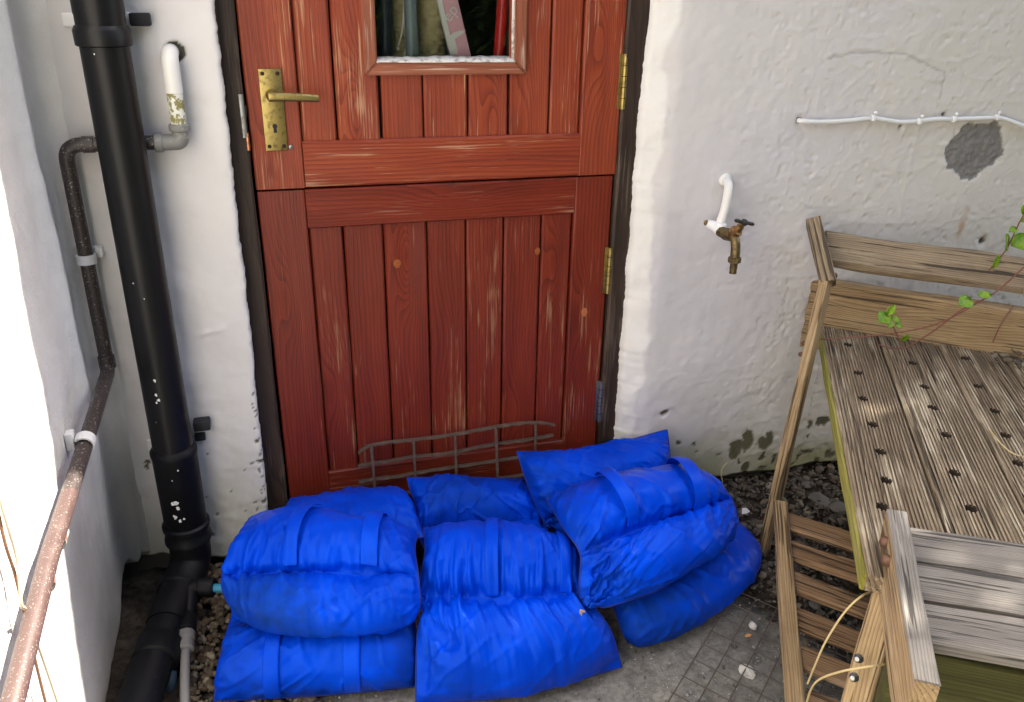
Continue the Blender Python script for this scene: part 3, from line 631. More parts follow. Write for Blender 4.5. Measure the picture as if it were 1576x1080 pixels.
# white saddle clips
CLIP = plastic('white_clip', (.70, .70, .70), .4)
def clip_ring(c, axis, r, wdt, par, open_dir):
    ax_ = Vector(axis).normalized(); o = Vector(open_dir).normalized(); o = (o-ax_*o.dot(ax_)).normalized(); s = ax_.cross(o); V, F = [], []
    n = 18
    for i in range(n+1):
        a = R(35+290*i/n)
        for rad in (r, r+.003):
            for h in (-wdt/2, wdt/2): V.append(o*math.cos(a)*rad+s*math.sin(a)*rad+ax_*h)
    for i in range(n):
        a = i*4
        for p, q in ((0, 1), (1, 3), (3, 2), (2, 0)): F.append((a+p, a+q, a+4+q, a+4+p))
    F += [(0, 2, 3, 1), (n*4, n*4+1, n*4+3, n*4+2)]
    o_ = mesh('clip', V, F, CLIP, par, Matrix.Translation(Vector(c)), smooth=False); return o_
q = at_y(131, 398, yv); clip_ring((Cc.x, yv, q.z), (0, 0, 1), .0148, .018, wp, (.4, 1, 0)); rbox('clip_base', (Cc.x+.012, -.070, q.z+.006), (.03, .016, .022), CLIP, wp, bev=.003)
dv = (mid-Dd).normalized(); q = at_x(124, 668, -.352); c = Dd+dv*((q-Dd).dot(dv)); clip_ring(c, dv, .0148, .022, wp, (-1, 0, .2)); rbox('clip_base', c+Vector((-.022, .004, .006)), (.014, .022, .034), CLIP, wp, bev=.003)

# two cords hanging on the sunlit wall
CORD = plastic('brown_cord', (.16, .08, .04), .8); CORD2 = plastic('pale_cord', (.45, .38, .28), .8)
cd = thing('hanging_cord', at_x(40, 945, -.37), 'thin brown cords hanging down the sunlit left wall', 'cord')
tube('cord', catmull([at_x(-30, 650, -.368), at_x(4, 820, -.366), at_x(22, 880, -.366), at_x(37, 942, -.364), at_x(60, 1040, -.366), at_x(75, 1100, -.366)], 6), .0022, CORD, cd, 8)
tube('cord', catmull([at_x(-30, 640, -.36), at_x(0, 770, -.36), at_x(26, 860, -.36), at_x(33, 930, -.36), at_x(44, 950, -.362), at_x(95, 1100, -.36)], 6), .0020, CORD2, cd, 8)

# ------------------------------------------------------------------ blue water pipe with elbow beside the bags
BLUE = plastic('blue_polythene', (.03, .26, .42), .35); GREYH = plastic('grey_hose', (.17, .165, .16), .5)
bp = thing('water_pipe', (-.17, -.26, .06), 'blue water pipe with black elbow joint and grey hose beside the left bags', 'pipe')
b0 = at_z(372, 906, .075); b1 = at_z(300, 904, .075); b2 = at_z(287, 935, .058); b3 = at_z(284, 1079, .03)
tube('blue_stub', [b0+(b0-b1)*.6, b1], .0095, BLUE, bp, 20)
tube('elbow', bend([at_z(330, 904, .075), b1+(b1-b0)*.12, at_z(288, 955, .05)], .02, 6), .0185, PBLK2, bp, 24)
ax_ = (at_z(286, 1000, .045)-at_z(288, 945, .055)).normalized(); c0 = at_z(288, 945, .055)
lathe('elbow_nut', [(0, .019), (.003, .0215), (.03, .0215), (.033, .018)], at_z(330, 904, .075), (b1-b0).normalized(), PBLK2, bp, 14)
p = at_z(288, 938, .055); tube('blue_ring', [p, p+ax_*.012], .0125, BLUE, bp, 20)
lathe('black_nut', [(0, .017), (.003, .0195), (.05, .0205), (.053, .016)], p+ax_*.012, ax_, PBLK2, bp, 12)
lathe('grey_nut', [(0, .0150), (.002, .0185), (.020, .0185), (.023, .0150), (.028, .0150), (.030, .0172), (.045, .0172), (.048, .0130)], p+ax_*.066, ax_, GREYH, bp, 10)
q0 = p+ax_*.11; tube('grey_hose', catmull([q0, q0+ax_*.08+Vector((0, 0, -.004)), q0+ax_*.22+Vector((.004, 0, -.012)), q0+ax_*.4+Vector((.01, 0, -.02))], 6), .0092, GREYH, bp, 16)
SLB = plastic('blue_grey_duct', (.05, .09, .14), .5); dp = at_z(262, 1050, .012)
tag(tube('duct_stub', [at_z(262, 1005, .04), at_z(262, 1046, .004), at_z(263, 1062, -.02)], [.0135, .0135, .009], SLB, None, 16), 'short blue grey duct stub poking out of the gravel by the grey hose', 'duct')

# ------------------------------------------------------------------ garden tap
TBR = metal('tap_brass', (.20, .15, .075), .5, (.06, .05, .03), .6); TDK = metal('tap_handle_dark', (.05, .045, .042), .5, (.03, .03, .03), .4, .6)
tp = thing('garden_tap', at_y(1118, 290, -.06), 'old brass garden tap on a bent white pipe, right of the door', 'tap')
yo = -.115
a0 = at_y(1118, 277, -.066); a1 = at_y(1121, 288, -.098); a2 = at_y(1116, 318, -.105); a3 = at_y(1107, 347, -.105)
tube('feed_pipe', catmull([a0+Vector((0, .04, .004)), a0, a1, a2, a3], 6), .0100, WPIPE, tp, 18)
lathe('rose', [(0, .016), (.004, .0155), (.007, .011)], a0+Vector((0, .006, 0)), (0, -1, 0), WPIPE, tp, 20)
tube('tee', [at_y(1088, 343, -.095), at_y(1098, 347, -.102), at_y(1112, 357, -.112)], [.0085, .0125, .0135], WPAINT, tp, 16)
lathe('tee_end', [(0, .0065), (.004, .0065)], at_y(1088, 343, -.096), (-.9, -.2, .3), BRASS, tp, 14)
lathe('tee_collar', [(0, .0135), (.002, .0155), (.010, .0155), (.012, .0125)], a3+Vector((0, 0, -.004)), Vector(a2)-Vector(a3), WPAINT, tp, 14)
t0 = at_y(1108, 355, -.112); t1 = at_y(1127, 362, -.150)
tube('body', catmull([t0, (t0+t1)/2+Vector((0, 0, -.002)), t1], 4), [.0130]*4+[.0150]*3+[.0145]*2, TBR, tp, 18)
tube('spout', catmull([t1, t1+Vector((.001, -.014, -.010)), t1+Vector((.001, -.020, -.030)), t1+Vector((.001, -.021, -.052))], 5), .0112, TBR, tp, 18)
lathe('spout_nut', [(0, .0120), (.002, .0155), (.012, .0155), (.014, .0120)], t1+Vector((.001, -.021, -.046)), (0, 0, -1), TBR, tp, 8)
lathe('hose_tail', [(0, .0095), (.005, .0085), (.012, .0092), (.018, .0082), (.026, .0088), (.027, .006)], t1+Vector((.001, -.021, -.060)), (0, 0, -1), TBR, tp, 16)
bx_ = Vector((.25, -.55, .8)).normalized(); lathe('bonnet', [(0, .0135), (.008, .0150), (.014, .0150), (.016, .0095), (.030, .0085), (.032, .0050), (.044, .0048)], t1+bx_*.004, bx_, metal('bonnet_brass', (.30, .17, .07), .45, (.08, .05, .03), .5), tp, 8)
hc = t1+bx_*.046; lathe('handle_hub', [(0, .0065), (.003, .0085), (.009, .0085), (.012, .005)], hc-bx_*.006, bx_, TDK, tp, 14)
hd = Vector((.93, .1, -.25)).normalized(); tube('handle_bar', [hc-hd*.028, hc-hd*.024, hc, hc+hd*.024, hc+hd*.028], [.0030, .0046, .0038, .0046, .0030], TDK, tp, 12)

# ------------------------------------------------------------------ white cable clipped along the wall
cb = thing('wall_cable', at_y(1232, 185, -.066), 'white electric cable clipped in a line along the right wall', 'cable')
CABW = plastic('white_cable', (.70, .70, .68), .35)
cp = [at_y(px, py, yy) for px, py, yy in [(1228, 184, -.03), (1233, 186, -.067), (1265, 187.5, -.069), (1310, 185, -.069), (1343, 182, -.069), (1385, 187.5, -.069), (1414, 186, -.069), (1440, 183, -.069), (1467, 183, -.069), (1500, 182, -.070), (1533, 181, -.070), (1552, 185, -.069), (1576, 194, -.069), (1640, 215, -.069)]]
tube('cable', catmull(cp, 6), .0056, CABW, cb, 12)
for px, py in ((1343, 181), (1414, 186), (1467, 182.5), (1533, 180)):
    c = at_y(px, py, -.069); k = rbox('cable_clip', c+Vector((0, -.002, 0)), (.010, .013, .016), WPAINT, cb, bev=.0035)
    lathe('clip_nail', [(0, .0035), (.004, .0040), (.006, .0026)], c+Vector((.001, -.004, .012)), (0, -1, .2), WPAINT, k, 10)

# ------------------------------------------------------------------ things inside behind the pane
INB = plastic('grey_blue_tube', (.16, .21, .24), .3); INB2 = plastic('dark_blue_tube', (.02, .03, .06), .35); RED = plastic('red_tube', (.62, .012, .018), .3); ALU = plastic('grey_board', (.32, .34, .36), .5)
MESHY = plastic('tan_netting', (.46, .39, .21), .7, (30, .5, .75, (.26, .22, .12))); PINK = plastic('pink_card', (.75, .40, .50), .6, var=.05); CARDW = plastic('white_card', (.72, .70, .70), .6, var=.05)
def ipole(pxt, pxb, y, r, mat, name, label, cat):
    a, b = at_y(pxb, 96, y), at_y(pxt, 0, y); d = (b-a); a = a+d*((.036-a.z)/d.z); b = b+d*.9
    return tag(tube(name, [a, b], r, mat, None, 20), label, cat)
ipole(592, 594, .11, .016, INB2, 'storage_tube', 'dark navy tube standing leftmost behind the door window', 'tube')
ipole(632, 635, .085, .0145, INB, 'storage_tube', 'grey blue tube standing behind the door window next to netting', 'tube')
ipole(774, 767, .07, .0125, RED, 'storage_tube', 'bright red tube standing inside at the right of the window', 'tube')
def netting(px, y, r, name, label):
    c = at_y(px, 60, y); V, F = [], []; nu, z0, z1 = 96, .036, 1.45; zz = np.concatenate([[z0], np.linspace(1.08, z1, 150)]); th = np.linspace(0, 2*math.pi, nu+1)[:-1]
    T, Zz = np.meshgrid(th, zz); cell = .026; row = Zz/(cell*.5); u = T*r/(cell*1.15); 
    k = np.floor(row); du = (u+.5*(k % 2)) % 1-.5; dv = row-k-.5; k2 = 1-np.clip(np.hypot(du*1.6, dv*1.25), 0, 1)
    rad = r+.006*np.maximum(k2, 0)**.6
    P = np.stack([c.x+rad*np.cos(T), y+rad*np.sin(T), Zz], -1); P = np.concatenate([P, P[:, :1]], 1)
    return tag(gridmesh(name, P, MESHY), label, 'netting')
netting(612, .20, .040, 'netting_roll', 'tan honeycomb netting roll between the navy and grey tubes'); netting(660, .17, .033, 'netting_roll', 'tan honeycomb netting roll right of the grey tube')
ln = thing('pull_cord', at_y(620, 70, .10), 'looped white cord hanging inside the door window', 'cord')
tube('cord', catmull([at_y(622, -60, .10), at_y(622, 0, .10), at_y(621, 25, .10), at_y(618, 52, .10), at_y(613, 70, .10)], 5), .0016, CARDW, ln, 8)
tube('cord', catmull([at_y(624, -60, .10), at_y(622, 10, .102), at_y(622, 30, .102), at_y(626, 60, .10), at_y(623, 84, .10)], 5), .0016, CARDW, ln, 8)
for px, py in ((612.5, 71), (623, 85)): lathe('toggle', [(0, .002), (.002, .0032), (.006, .003), (.008, .0015)], at_y(px, py, .10), (0, 0, -1), CARDW, ln, 10)
gb = thing('grey_shelf_upright', at_y(672, 80, .22), 'pale grey slotted upright behind the pink sign', 'upright')
for px in (669, 676): 
    a = at_y(px, 90, .22); bar('flange', (a.x, .22, .036), (a.x+.004, .22, 1.5), .009, .03, (0, -1, 0), ALU, gb)
a = at_y(686, 40, .23); bar('web', (a.x, .235, .036), (a.x, .235, 1.5), .03, .006, (0, -1, 0), ALU, gb)
for py in (56, 72):
    a = at_y(682, py, .231); rbox('slot', (a.x, .2305, a.z), (.012, .003, .020), BLACKV, gb, bev=.002)
# leaning pink sign board, white edge, white lettering and a white leaf mark
a, b = at_y(702, 91, .058), at_y(680, 0, .058); d = (b-a).normalized(); a = a-d*((a.z-.036)/d.z)*1.0; b = b+d*.25
pk = thing('pink_sign', (a.x, .058, .036), 'leaning pink sign board with white edge and lettering behind the door window', 'sign')
nrm = Vector((0, -1, 0)); ac = d.cross(nrm).normalized(); ac = ac if ac.x > 0 else -ac
wd = (at_y(725, 90, .058)-at_y(702, 91, .058)).dot(ac)
o = bar('board', a+ac*wd/2, b+ac*wd/2, wd, .012, nrm, PINK, pk, n=2, ch=.0008, jit=0)
o = bar('white_edge', a-ac*.006, b-ac*.006, .011, .013, nrm, CARDW, pk, n=2, ch=.0008, jit=0)
cu = bpy.data.curves.new('lettering', 'FONT'); cu.body = 'ep'; cu.size = .034; cu.extrude = .0004; cu.align_x = 'CENTER'
to = bpy.data.objects.new('tmp', cu); C.objects.link(to); dg = bpy.context.evaluated_depsgraph_get(); me = bpy.data.meshes.new_from_object(to.evaluated_get(dg)); bpy.data.objects.remove(to)
me.materials.clear(); me.materials.append(CARDW); q = at_y(699, 25, .0508)
put(bpy.data.objects.new('lettering', me), Matrix.Translation(q+Vector((0, -.0008, 0))) @ Matrix.Rotation(R(52), 4, 'Y').inverted() @ Matrix.Rotation(R(90), 4, 'X'), pk)
def leafshape(name, pix, y, mat, par):
    P = [at_y(px, py, y) for px, py in pix]; c = sum(P, Vector())/len(P)
    return mesh(name, [p-c for p in P], [tuple(range(len(P)))], mat, par, Matrix.Translation(c), smooth=False)
leafshape('leaf_mark', [(690, 62), (693, 54), (700, 49), (708, 47), (717, 46), (712, 52), (706, 56), (700, 60), (702, 68), (704, 76), (703, 83), (699, 82), (695, 74), (692, 68)], .0505, CARDW, pk)

# ------------------------------------------------------------------ bent wire grille leaning on the foot of the door
GRM = plastic('rusty_grille', (.07, .046, .032), .6, (60, .5, .7, (.14, .10, .075)), var=.3)
gr = thing('wire_grille', (.4, -.03, .1), 'rusty bent grille leaning against the foot of the red door behind the bags', 'grille')
def hbar(pix, drop):
    P = catmull([at_y(px, py, -.024) for px, py in pix], 6); V, F = [], []; n = len(P)
    for i, p in enumerate(P):
        wob = .0012*math.sin(i*1.7+drop*9)
        for dy, dz in ((-.008, .0025+wob), (-.008, -.0012+wob), (.008, -.0036), (.008, .0002)): V.append(p+Vector((0, dy, dz)))
    for i in range(n-1):
        for k in range(4): q, s = i*4+k, i*4+(k+1) % 4; F.append((q, s, s+4, q+4))
    F += [(3, 2, 1, 0), tuple((n-1)*4+k for k in range(4))]
    mesh('long_bar', V, F, GRM, gr, smooth=False)
hbar([(551, 697), (560, 690), (571, 685), (600, 680), (640, 676), (700, 668), (760, 657), (800, 651), (830, 650), (853, 653)], 1)
hbar([(551, 717), (575, 712), (600, 709), (640, 702), (690, 697), (760, 683), (800, 678), (851, 669)], 2)
hbar([(552, 742), (575, 737), (610, 733), (660, 724), (720, 715), (780, 706), (850, 694)], 3)
hbar([(556, 768), (600, 762), (660, 752), (720, 743), (790, 733), (850, 722)], 4)
for (x0, y0), (x1, y1) in (((571, 684), (578, 765)), ((636, 676), (640, 750)), ((700, 667), (703, 745)), ((763, 656), (766, 738)), ((824, 650), (824, 730))):
    a, b = at_y(x0, y0, -.034), at_y(x1, y1, -.036); b = a+(b-a)*1.25
    bar('cross_bar', a, b, .0062, .005, (0, -1, 0), GRM, gr, n=4, ch=.001, jit=.0008)
# ------------------------------------------------------------------ timber on the right
DECK = wood('weathered_deck', (.052, .036, .023), (.205, .152, .098), (.44, .36, .245), (.56, .48, .35), wear=.4, rings=110, rough=.8, bmp=.002, wscale=1.0, split=.2, sway=9)
GREYW = wood('silvered_wood', (.075, .066, .058), (.20, .182, .16), (.31, .285, .25), (.37, .34, .30), wear=.05, rings=260, rough=.8, bmp=.0018, wscale=1.5, split=.25, sway=9)
PINEW = wood('weathered_pine', (.12, .072, .034), (.31, .212, .11), (.46, .345, .195), (.46, .34, .19), wear=.1, rings=150, rough=.7, bmp=.0014, split=.4, sway=9)
BROWNW = wood('brown_slat', (.075, .042, .022), (.20, .12, .062), (.31, .205, .12), (.33, .25, .17), wear=.1, rings=160, rough=.75, bmp=.0015, split=.5, sway=9)
OLDW = wood('old_grey_brown', (.08, .058, .038), (.25, .185, .115), (.40, .31, .20), (.33, .27, .18), wear=.25, rings=190, rough=.8, bmp=.002, split=.6, sway=9)
GREENW = wood('green_board', (.022, .022, .006), (.055, .054, .014), (.10, .095, .028), (.14, .13, .06), wear=.1, rings=160, rough=.75, green=(.055, .06, .010))
LIME = wood('lime_edge', (.10, .10, .015), (.21, .20, .03), (.32, .28, .07), (.36, .29, .14), wear=.2, rings=140, rough=.75)
RUSTB = metal('rusty_bolt', (.14, .075, .05), .6, (.07, .03, .018), .5, .5); ZINC = metal('zinc_bolt', (.35, .36, .36), .4, (.2, .19, .17), .3)
DZ = .48; HOLEW = plastic('wet_hole_shade', (.035, .022, .013), .8)  # wet hole walls, darkened further to put shade into the drilled holes
d0 = at_z(1263, 500, DZ); d1 = at_z(1327, 840, DZ); dl = (d1-d0); dl.z = 0; dl.normalize(); dn = Vector((-dl.y, dl.x, 0))   # dl: towards the camera along the boards; dn: across, to the right
dn = dn if dn.x > 0 else -dn
deck = thing('decking_table', d0+dl*.5+Vector((0, 0, -.48)), 'table top of grooved wet decking boards with drilled holes, right', 'table')
def deckboard(k, holes):
    wd, gap, L, th = .134, .005, 1.06, .030
    base = d0+dn*(k*(wd+gap)); p0, p1 = base+dn*wd/2, base+dn*wd/2+dl*L
    M = frame(p0+Vector((0, 0, -th/2)), p1+Vector((0, 0, -th/2)), (0, 0, 1)); n = 20
    sec = []; ng = 19; hw = wd/2; ht = th/2
    y = -hw; sec.append((-hw, ht-.003)); pitch = (wd-.010)/ng
    for i in range(ng):
        a = -hw+.005+i*pitch; sec += [(a, ht), (a+pitch*.50, ht), (a+pitch*.62, ht-.0032), (a+pitch*.88, ht-.0032)]
    sec += [(hw-.005, ht), (hw, ht-.003), (hw, -ht), (-hw, -ht)]
    V, F = [], []; m = len(sec); flip = (M.to_3x3() @ Vector((0, 1, 0))).dot(dn) < 0
    for i in range(n+1):
        x = -L/2+L*i/n
        for (a, b) in sec: V.append((x, a, b+.0012*float(vn(np.array([x*7+k*3]), np.array([a*60]), 8)[0])+.002*math.sin(x*2.1+k)))
    for i in range(n):
        for j in range(m): q, s = i*m+j, i*m+(j+1) % m; F.append((q, q+m, s+m, s))
    F.append(tuple(range(m))); F.append(tuple(n*m+j for j in range(m-1, -1, -1)))
    o = mesh('deck_board', V, F, DECK, deck, M, smooth=False)
    bm = bmesh.new()
    for (px, py) in holes:
        c = M.inverted() @ at_z(px, py, DZ); r = .0105
        g = bmesh.ops.create_cone(bm, cap_ends=True, segments=12, radius1=r, radius2=r, depth=.08)
        for v in g['verts']: v.co = Vector((v.co.x*1.15+c.x, v.co.y+c.y, v.co.z))
    if holes:
        me = bpy.data.meshes.new('cut'); bm.to_mesh(me); co = bpy.data.objects.new('cut', me); C.objects.link(co); co.matrix_basis = M
        md = o.modifiers.new('b', 'BOOLEAN'); md.object = co; md.operation = 'DIFFERENCE'; md.solver = 'EXACT'
        dg = bpy.context.evaluated_depsgraph_get(); dg.update(); new = bpy.data.meshes.new_from_object(o.evaluated_get(dg)); o.modifiers.clear(); o.data = new; bpy.data.objects.remove(co)
        o.data.materials.clear(); o.data.materials.append(DECK); o.data.materials.append(HOLEW)
        cs_ = [M.inverted() @ at_z(px, py, DZ) for px, py in holes]
        for pg_ in o.data.polygons:
            if abs(pg_.normal.z) < .35 and any(math.hypot((pg_.center.x-c.x)/1.15, pg_.center.y-c.y) < .0135 for c in cs_): pg_.material_index = 1
    bm.free()
    return o
cr4 = lambda x, y: (1220+x/3, 480+y/3)
deckboard(0, [cr4(*q) for q in ((258, 147), (303, 277), (326, 397), (371, 518), (407, 644), (431, 777), (414, 900))])
deckboard(1, [cr4(*q) for q in ((553, 235), (609, 346), (648, 443), (707, 570), (747, 747), (824, 910))])
deckboard(2, [cr4(*q) for q in ((798, 216), (854, 344), (931, 459), (981, 572), (1040, 700), (1100, 860))])
deckboard(3, [at_z(*q, DZ) and q for q in ((1583, 590), (1612, 640), (1650, 700))]); deckboard(4, [])
rbox('shade_sheet', d0+dl*.53+dn*.34+Vector((0, 0, -.0335)), (1.0, .64, .002), BLACKV, deck, M=Matrix.Rotation(math.atan2(dl.y, dl.x), 4, 'Z'), bev=0)  # added black sheet standing in for the shade below holes and gaps
# added outer edge strip, warm bounced light put into its lime colour, cross battens, end boards and feet that carry it
bar('bounce_lit_edge', d0-dn*.0035+dl*.004+Vector((0, 0, -.017)), d0-dn*.0035+dl*1.055+Vector((0, 0, -.017)), .006, .028, (0, 0, 1), LIME, deck, ch=.001)
for s in (.18, .62, 1.0): bar('batten', d0+dl*s+dn*.06+Vector((0, 0, -.055)), d0+dl*s+dn*.70+Vector((0, 0, -.055)), .05, .045, (0, 0, 1), BROWNW, deck)
bk0 = at_z(1221, 480, .525); bkd = (at_z(1576, 548, .48)-at_z(1265, 497, .48)); bkd.z = 0; bkd.normalize()
nb = Vector((-bkd.y, bkd.x, 0)); nb = nb if nb.y > 0 else -nb
e0 = d0-bkd*.075+nb*.024
bar('end_board', e0+Vector((0, 0, .0225)), e0+bkd*.86+Vector((0, 0, .0225)), .185, .045, -nb, PINEW, deck, n=18, ch=.004, jit=.002)['knot'] = (-.27, .02, .22)
f0 = at_z(1376, 985, .44)+Vector((0, 0, .035))
bar('end_board', f0+Vector((0, 0, -.135)), f0+dn*.75+Vector((0, 0, -.135)), .20, .04, dl, GREENW, deck, n=18, ch=.004, jit=.002)
for s, q in ((.12, .30), (.12, .68), (1.0, .30), (1.0, .68)):
    p = d0+dl*s+dn*q; bar('leg', (p.x, p.y, -.01), (p.x, p.y, .402), .06, .06, dl, BROWNW, deck)

# back bench: its end rail, top slat and leg lean on the wall
bb = thing('folding_bench', at_z(1172, 850, 0), 'weathered folding bench leaning on the wall, its leg left of the deck', 'bench')
T0 = at_y(1254, 348, -.125); T1 = at_y(1272, 425, -.205); dr = (T1-T0).normalized()
fw = dr.cross(Vector((bkd.x, bkd.y, 0))).normalized(); fw = fw if fw.y < 0 else -fw
bar('end_rail', T0-dr*.012, T1+dr*.02, .066, .036, fw.cross(dr), OLDW, bb, n=8, ch=.003, jit=.002)
s0, s1 = at_y(1283, 384, -.14), at_y(1576, 425, -.33)
sd = (s1-s0); 
bar('slat', s0-sd*.055, s0+sd*1.5, .088, .030, fw, OLDW, bb, n=24, ch=.010, jit=.003)
l0 = at_z(1175, 846, .0); l1 = at_y(1271, 432, -.222)
bar('leg', l0-Vector((0, 0, .01)), l1, .040, .022, (.55, -.8, .1), PINEW, bb, n=16, ch=.003, jit=.0015)
for px, py, dd in ((1284, 424, -.205),): lathe('bolt', [(0, .008), (.004, .0075), (.007, .003)], at_y(px, py, dd), (1, -.3, .1), RUSTB, bb, 12)
for px, py in ((1238, 528), (1233, 545)): lathe('bolt', [(0, .006), (.004, .0055), (.006, .002)], at_y(px, py, -.235), (-1, -.2, .1), RUSTB, bb, 12)

# front bench: end rail with three slats, legs crossing under it
fb = thing('folding_bench', at_z(1310, 1150, 0), 'silvered slatted folding bench in front, bottom right, over the deck end', 'bench')
FZ = .530
r0 = at_z(1380, 786, FZ+.012); r1 = at_z(1427, 1052, FZ+.012); rd = (r1-r0).normalized(); rn = Vector((-rd.y, rd.x, 0)); rn = rn if rn.x > 0 else -rn
bar('end_rail', r0, r1, .028, .100, (0, 0, 1), PINEW, fb, n=10, ch=.003, jit=.0015, M=frame(r0-Vector((0, 0, .050)), r1-Vector((0, 0, .050)), (0, 0, 1)))
rail_top = bar('skylit_grey_strip', r0+rd*.001, r1-rd*.001, .0286, .004, (0, 0, 1), GREYW, fb, n=10, ch=.001, jit=.001)  # added strip: grey skylit top against the bounce-lit side, put into colour
L = (r1-r0).length
for pl, pr, pl2, pr2 in (((1393, 806), (1576, 833), (1406, 858), (1576, 883)), ((1407, 861), (1576, 887), (1422, 917), (1576, 943)), ((1422, 921), (1576, 947), (1440, 987), (1576, 1010))):
    a = (at_z(*pl, FZ-.004)+at_z(*pl2, FZ-.004))/2; b = (at_z(*pr, FZ-.004)+at_z(*pr2, FZ-.004))/2
    wv = (at_z(*pl2, FZ)-at_z(*pl, FZ)); sd_ = (b-a).normalized(); wv = abs((wv-sd_*wv.dot(sd_)).length)
    bar('slat', a-sd_*.012+Vector((0, 0, -.012)), b+sd_*.25+Vector((0, 0, -.012)), wv*.985, .024, (0, 0, 1), GREYW, fb, n=20, ch=.006, jit=.002)
g0 = r0+rd*L*.20+rn*.004+Vector((0, 0, -.075)); g1 = at_z(1275, 1150, .0)
gd = (at_z(1322, 1079, .27)-g0).normalized()
g1 = g0+gd*(g0.z/-gd.z)
bar('leg', g0-gd*.01, g1, .045, .026, (-.8, -.3, .4), PINEW, fb, n=14, ch=.003, jit=.0015)
for px, py in ((1355, 836), (1357, 864)): lathe('bolt', [(0, .0095), (.004, .0088), (.008, .0035)], at_z(px, py, FZ-.012)+Vector((.010, 0, 0)), (-1, -.3, .15), RUSTB, fb, 14)
lathe('bolt', [(0, .008), (.004, .0075), (.006, .003)], at_z(1404, 1023, FZ-.012)+Vector((.004, 0, 0)), (-1, -.4, .15), RUSTB, fb, 12)
for px, py in ((1322, 1013), (1315, 1042)):
    d = ray(px, py); t = (g0-Vector(CAM)).dot(Vector((.8, .3, -.4)).normalized())/Vector(d).dot(Vector((.8, .3, -.4)).normalized()); q = Vector(CAM)+Vector(d)*t*.985
    lathe('bolt', [(0, .0075), (.003, .007), (.006, .004), (.009, .0035)], q, (-.8, -.4, .4), ZINC, fb, 8)

# slatted panel lying low against the leg
lp = thing('slatted_panel', at_z(1205, 1000, .1), 'narrow brown slatted wooden panel propped low under the deck', 'panel')
p0 = at_z(1200, 778, .205); p1 = at_z(1224, 1079, .100); pd = (p1-p0).normalized(); pend = p0+pd*((p0.z-.02)/-pd.z)
pn = Vector((0, 0, 1)); a5 = lambda x, y: (1140+x/3.177, 740+y/3.177)
bar('stile', p0, pend, .030, .032, (0, 0, 1), PINEW, lp, n=18, ch=.003, jit=.002)
sdir = (at_z(*a5(575, 230), .165)-at_z(*a5(225, 165), .195)); sdir = (at_z(1321, 831, .19)-at_z(1211, 795, .195)).normalized()
pu = sdir.cross(pd); pu = pu if pu.z > 0 else -pu
for (x0, y0) in ((222, 192), (240, 330), (255, 492), (278, 672), (300, 862), (325, 1072), (350, 1290)):
    px, py = a5(x0, y0); d = Vector(ray(px, py)); t = (p0-Vector(CAM)).dot(pu)/d.dot(pu); q = Vector(CAM)+d*t
    bar('slat', q-sdir*.006-pu*.004, q+sdir*.52-pu*.004, .050, .018, pu, BROWNW, lp, n=10, ch=.005, jit=.002)
far = p0+sdir*.53; bar('stile', far, far+(pend-p0), .030, .032, (0, 0, 1), BROWNW, lp, n=12, ch=.003)

# ------------------------------------------------------------------ welded wire mesh on the ground
wm = thing('wire_mesh', at_z(1150, 990, .01), 'rusty welded wire mesh sheet lying flat on the ground by the bags', 'wire mesh')
WIRE = plastic('rusty_wire', (.06, .045, .035), .75, (50, .5, .7, (.12, .09, .07)))
m0 = at_z(1133, 909, .014); ma = at_z(1030, 1079, .014)-m0; ma.normalize(); mb = at_z(1206, 942, .014)-m0; mb.normalize()
for i in range(9):
    s = m0+mb*(.048*i)-ma*.0; tube('long_wire', catmull([s+Vector((0, 0, .004*math.sin(i*2.1))), s+ma*.3+Vector((0, 0, .004*math.cos(i*1.3))), s+ma*.75], 4), .0014, WIRE, wm, 6)
for j in range(13):
    s = m0+ma*(.052*j+.004); tube('cross_wire', catmull([s-mb*.006+Vector((0, 0, .005+.003*math.sin(j*1.7))), s+mb*.2+Vector((0, 0, .005)), s+mb*.40+Vector((0, 0, .005))], 3), .0012, WIRE, wm, 6)

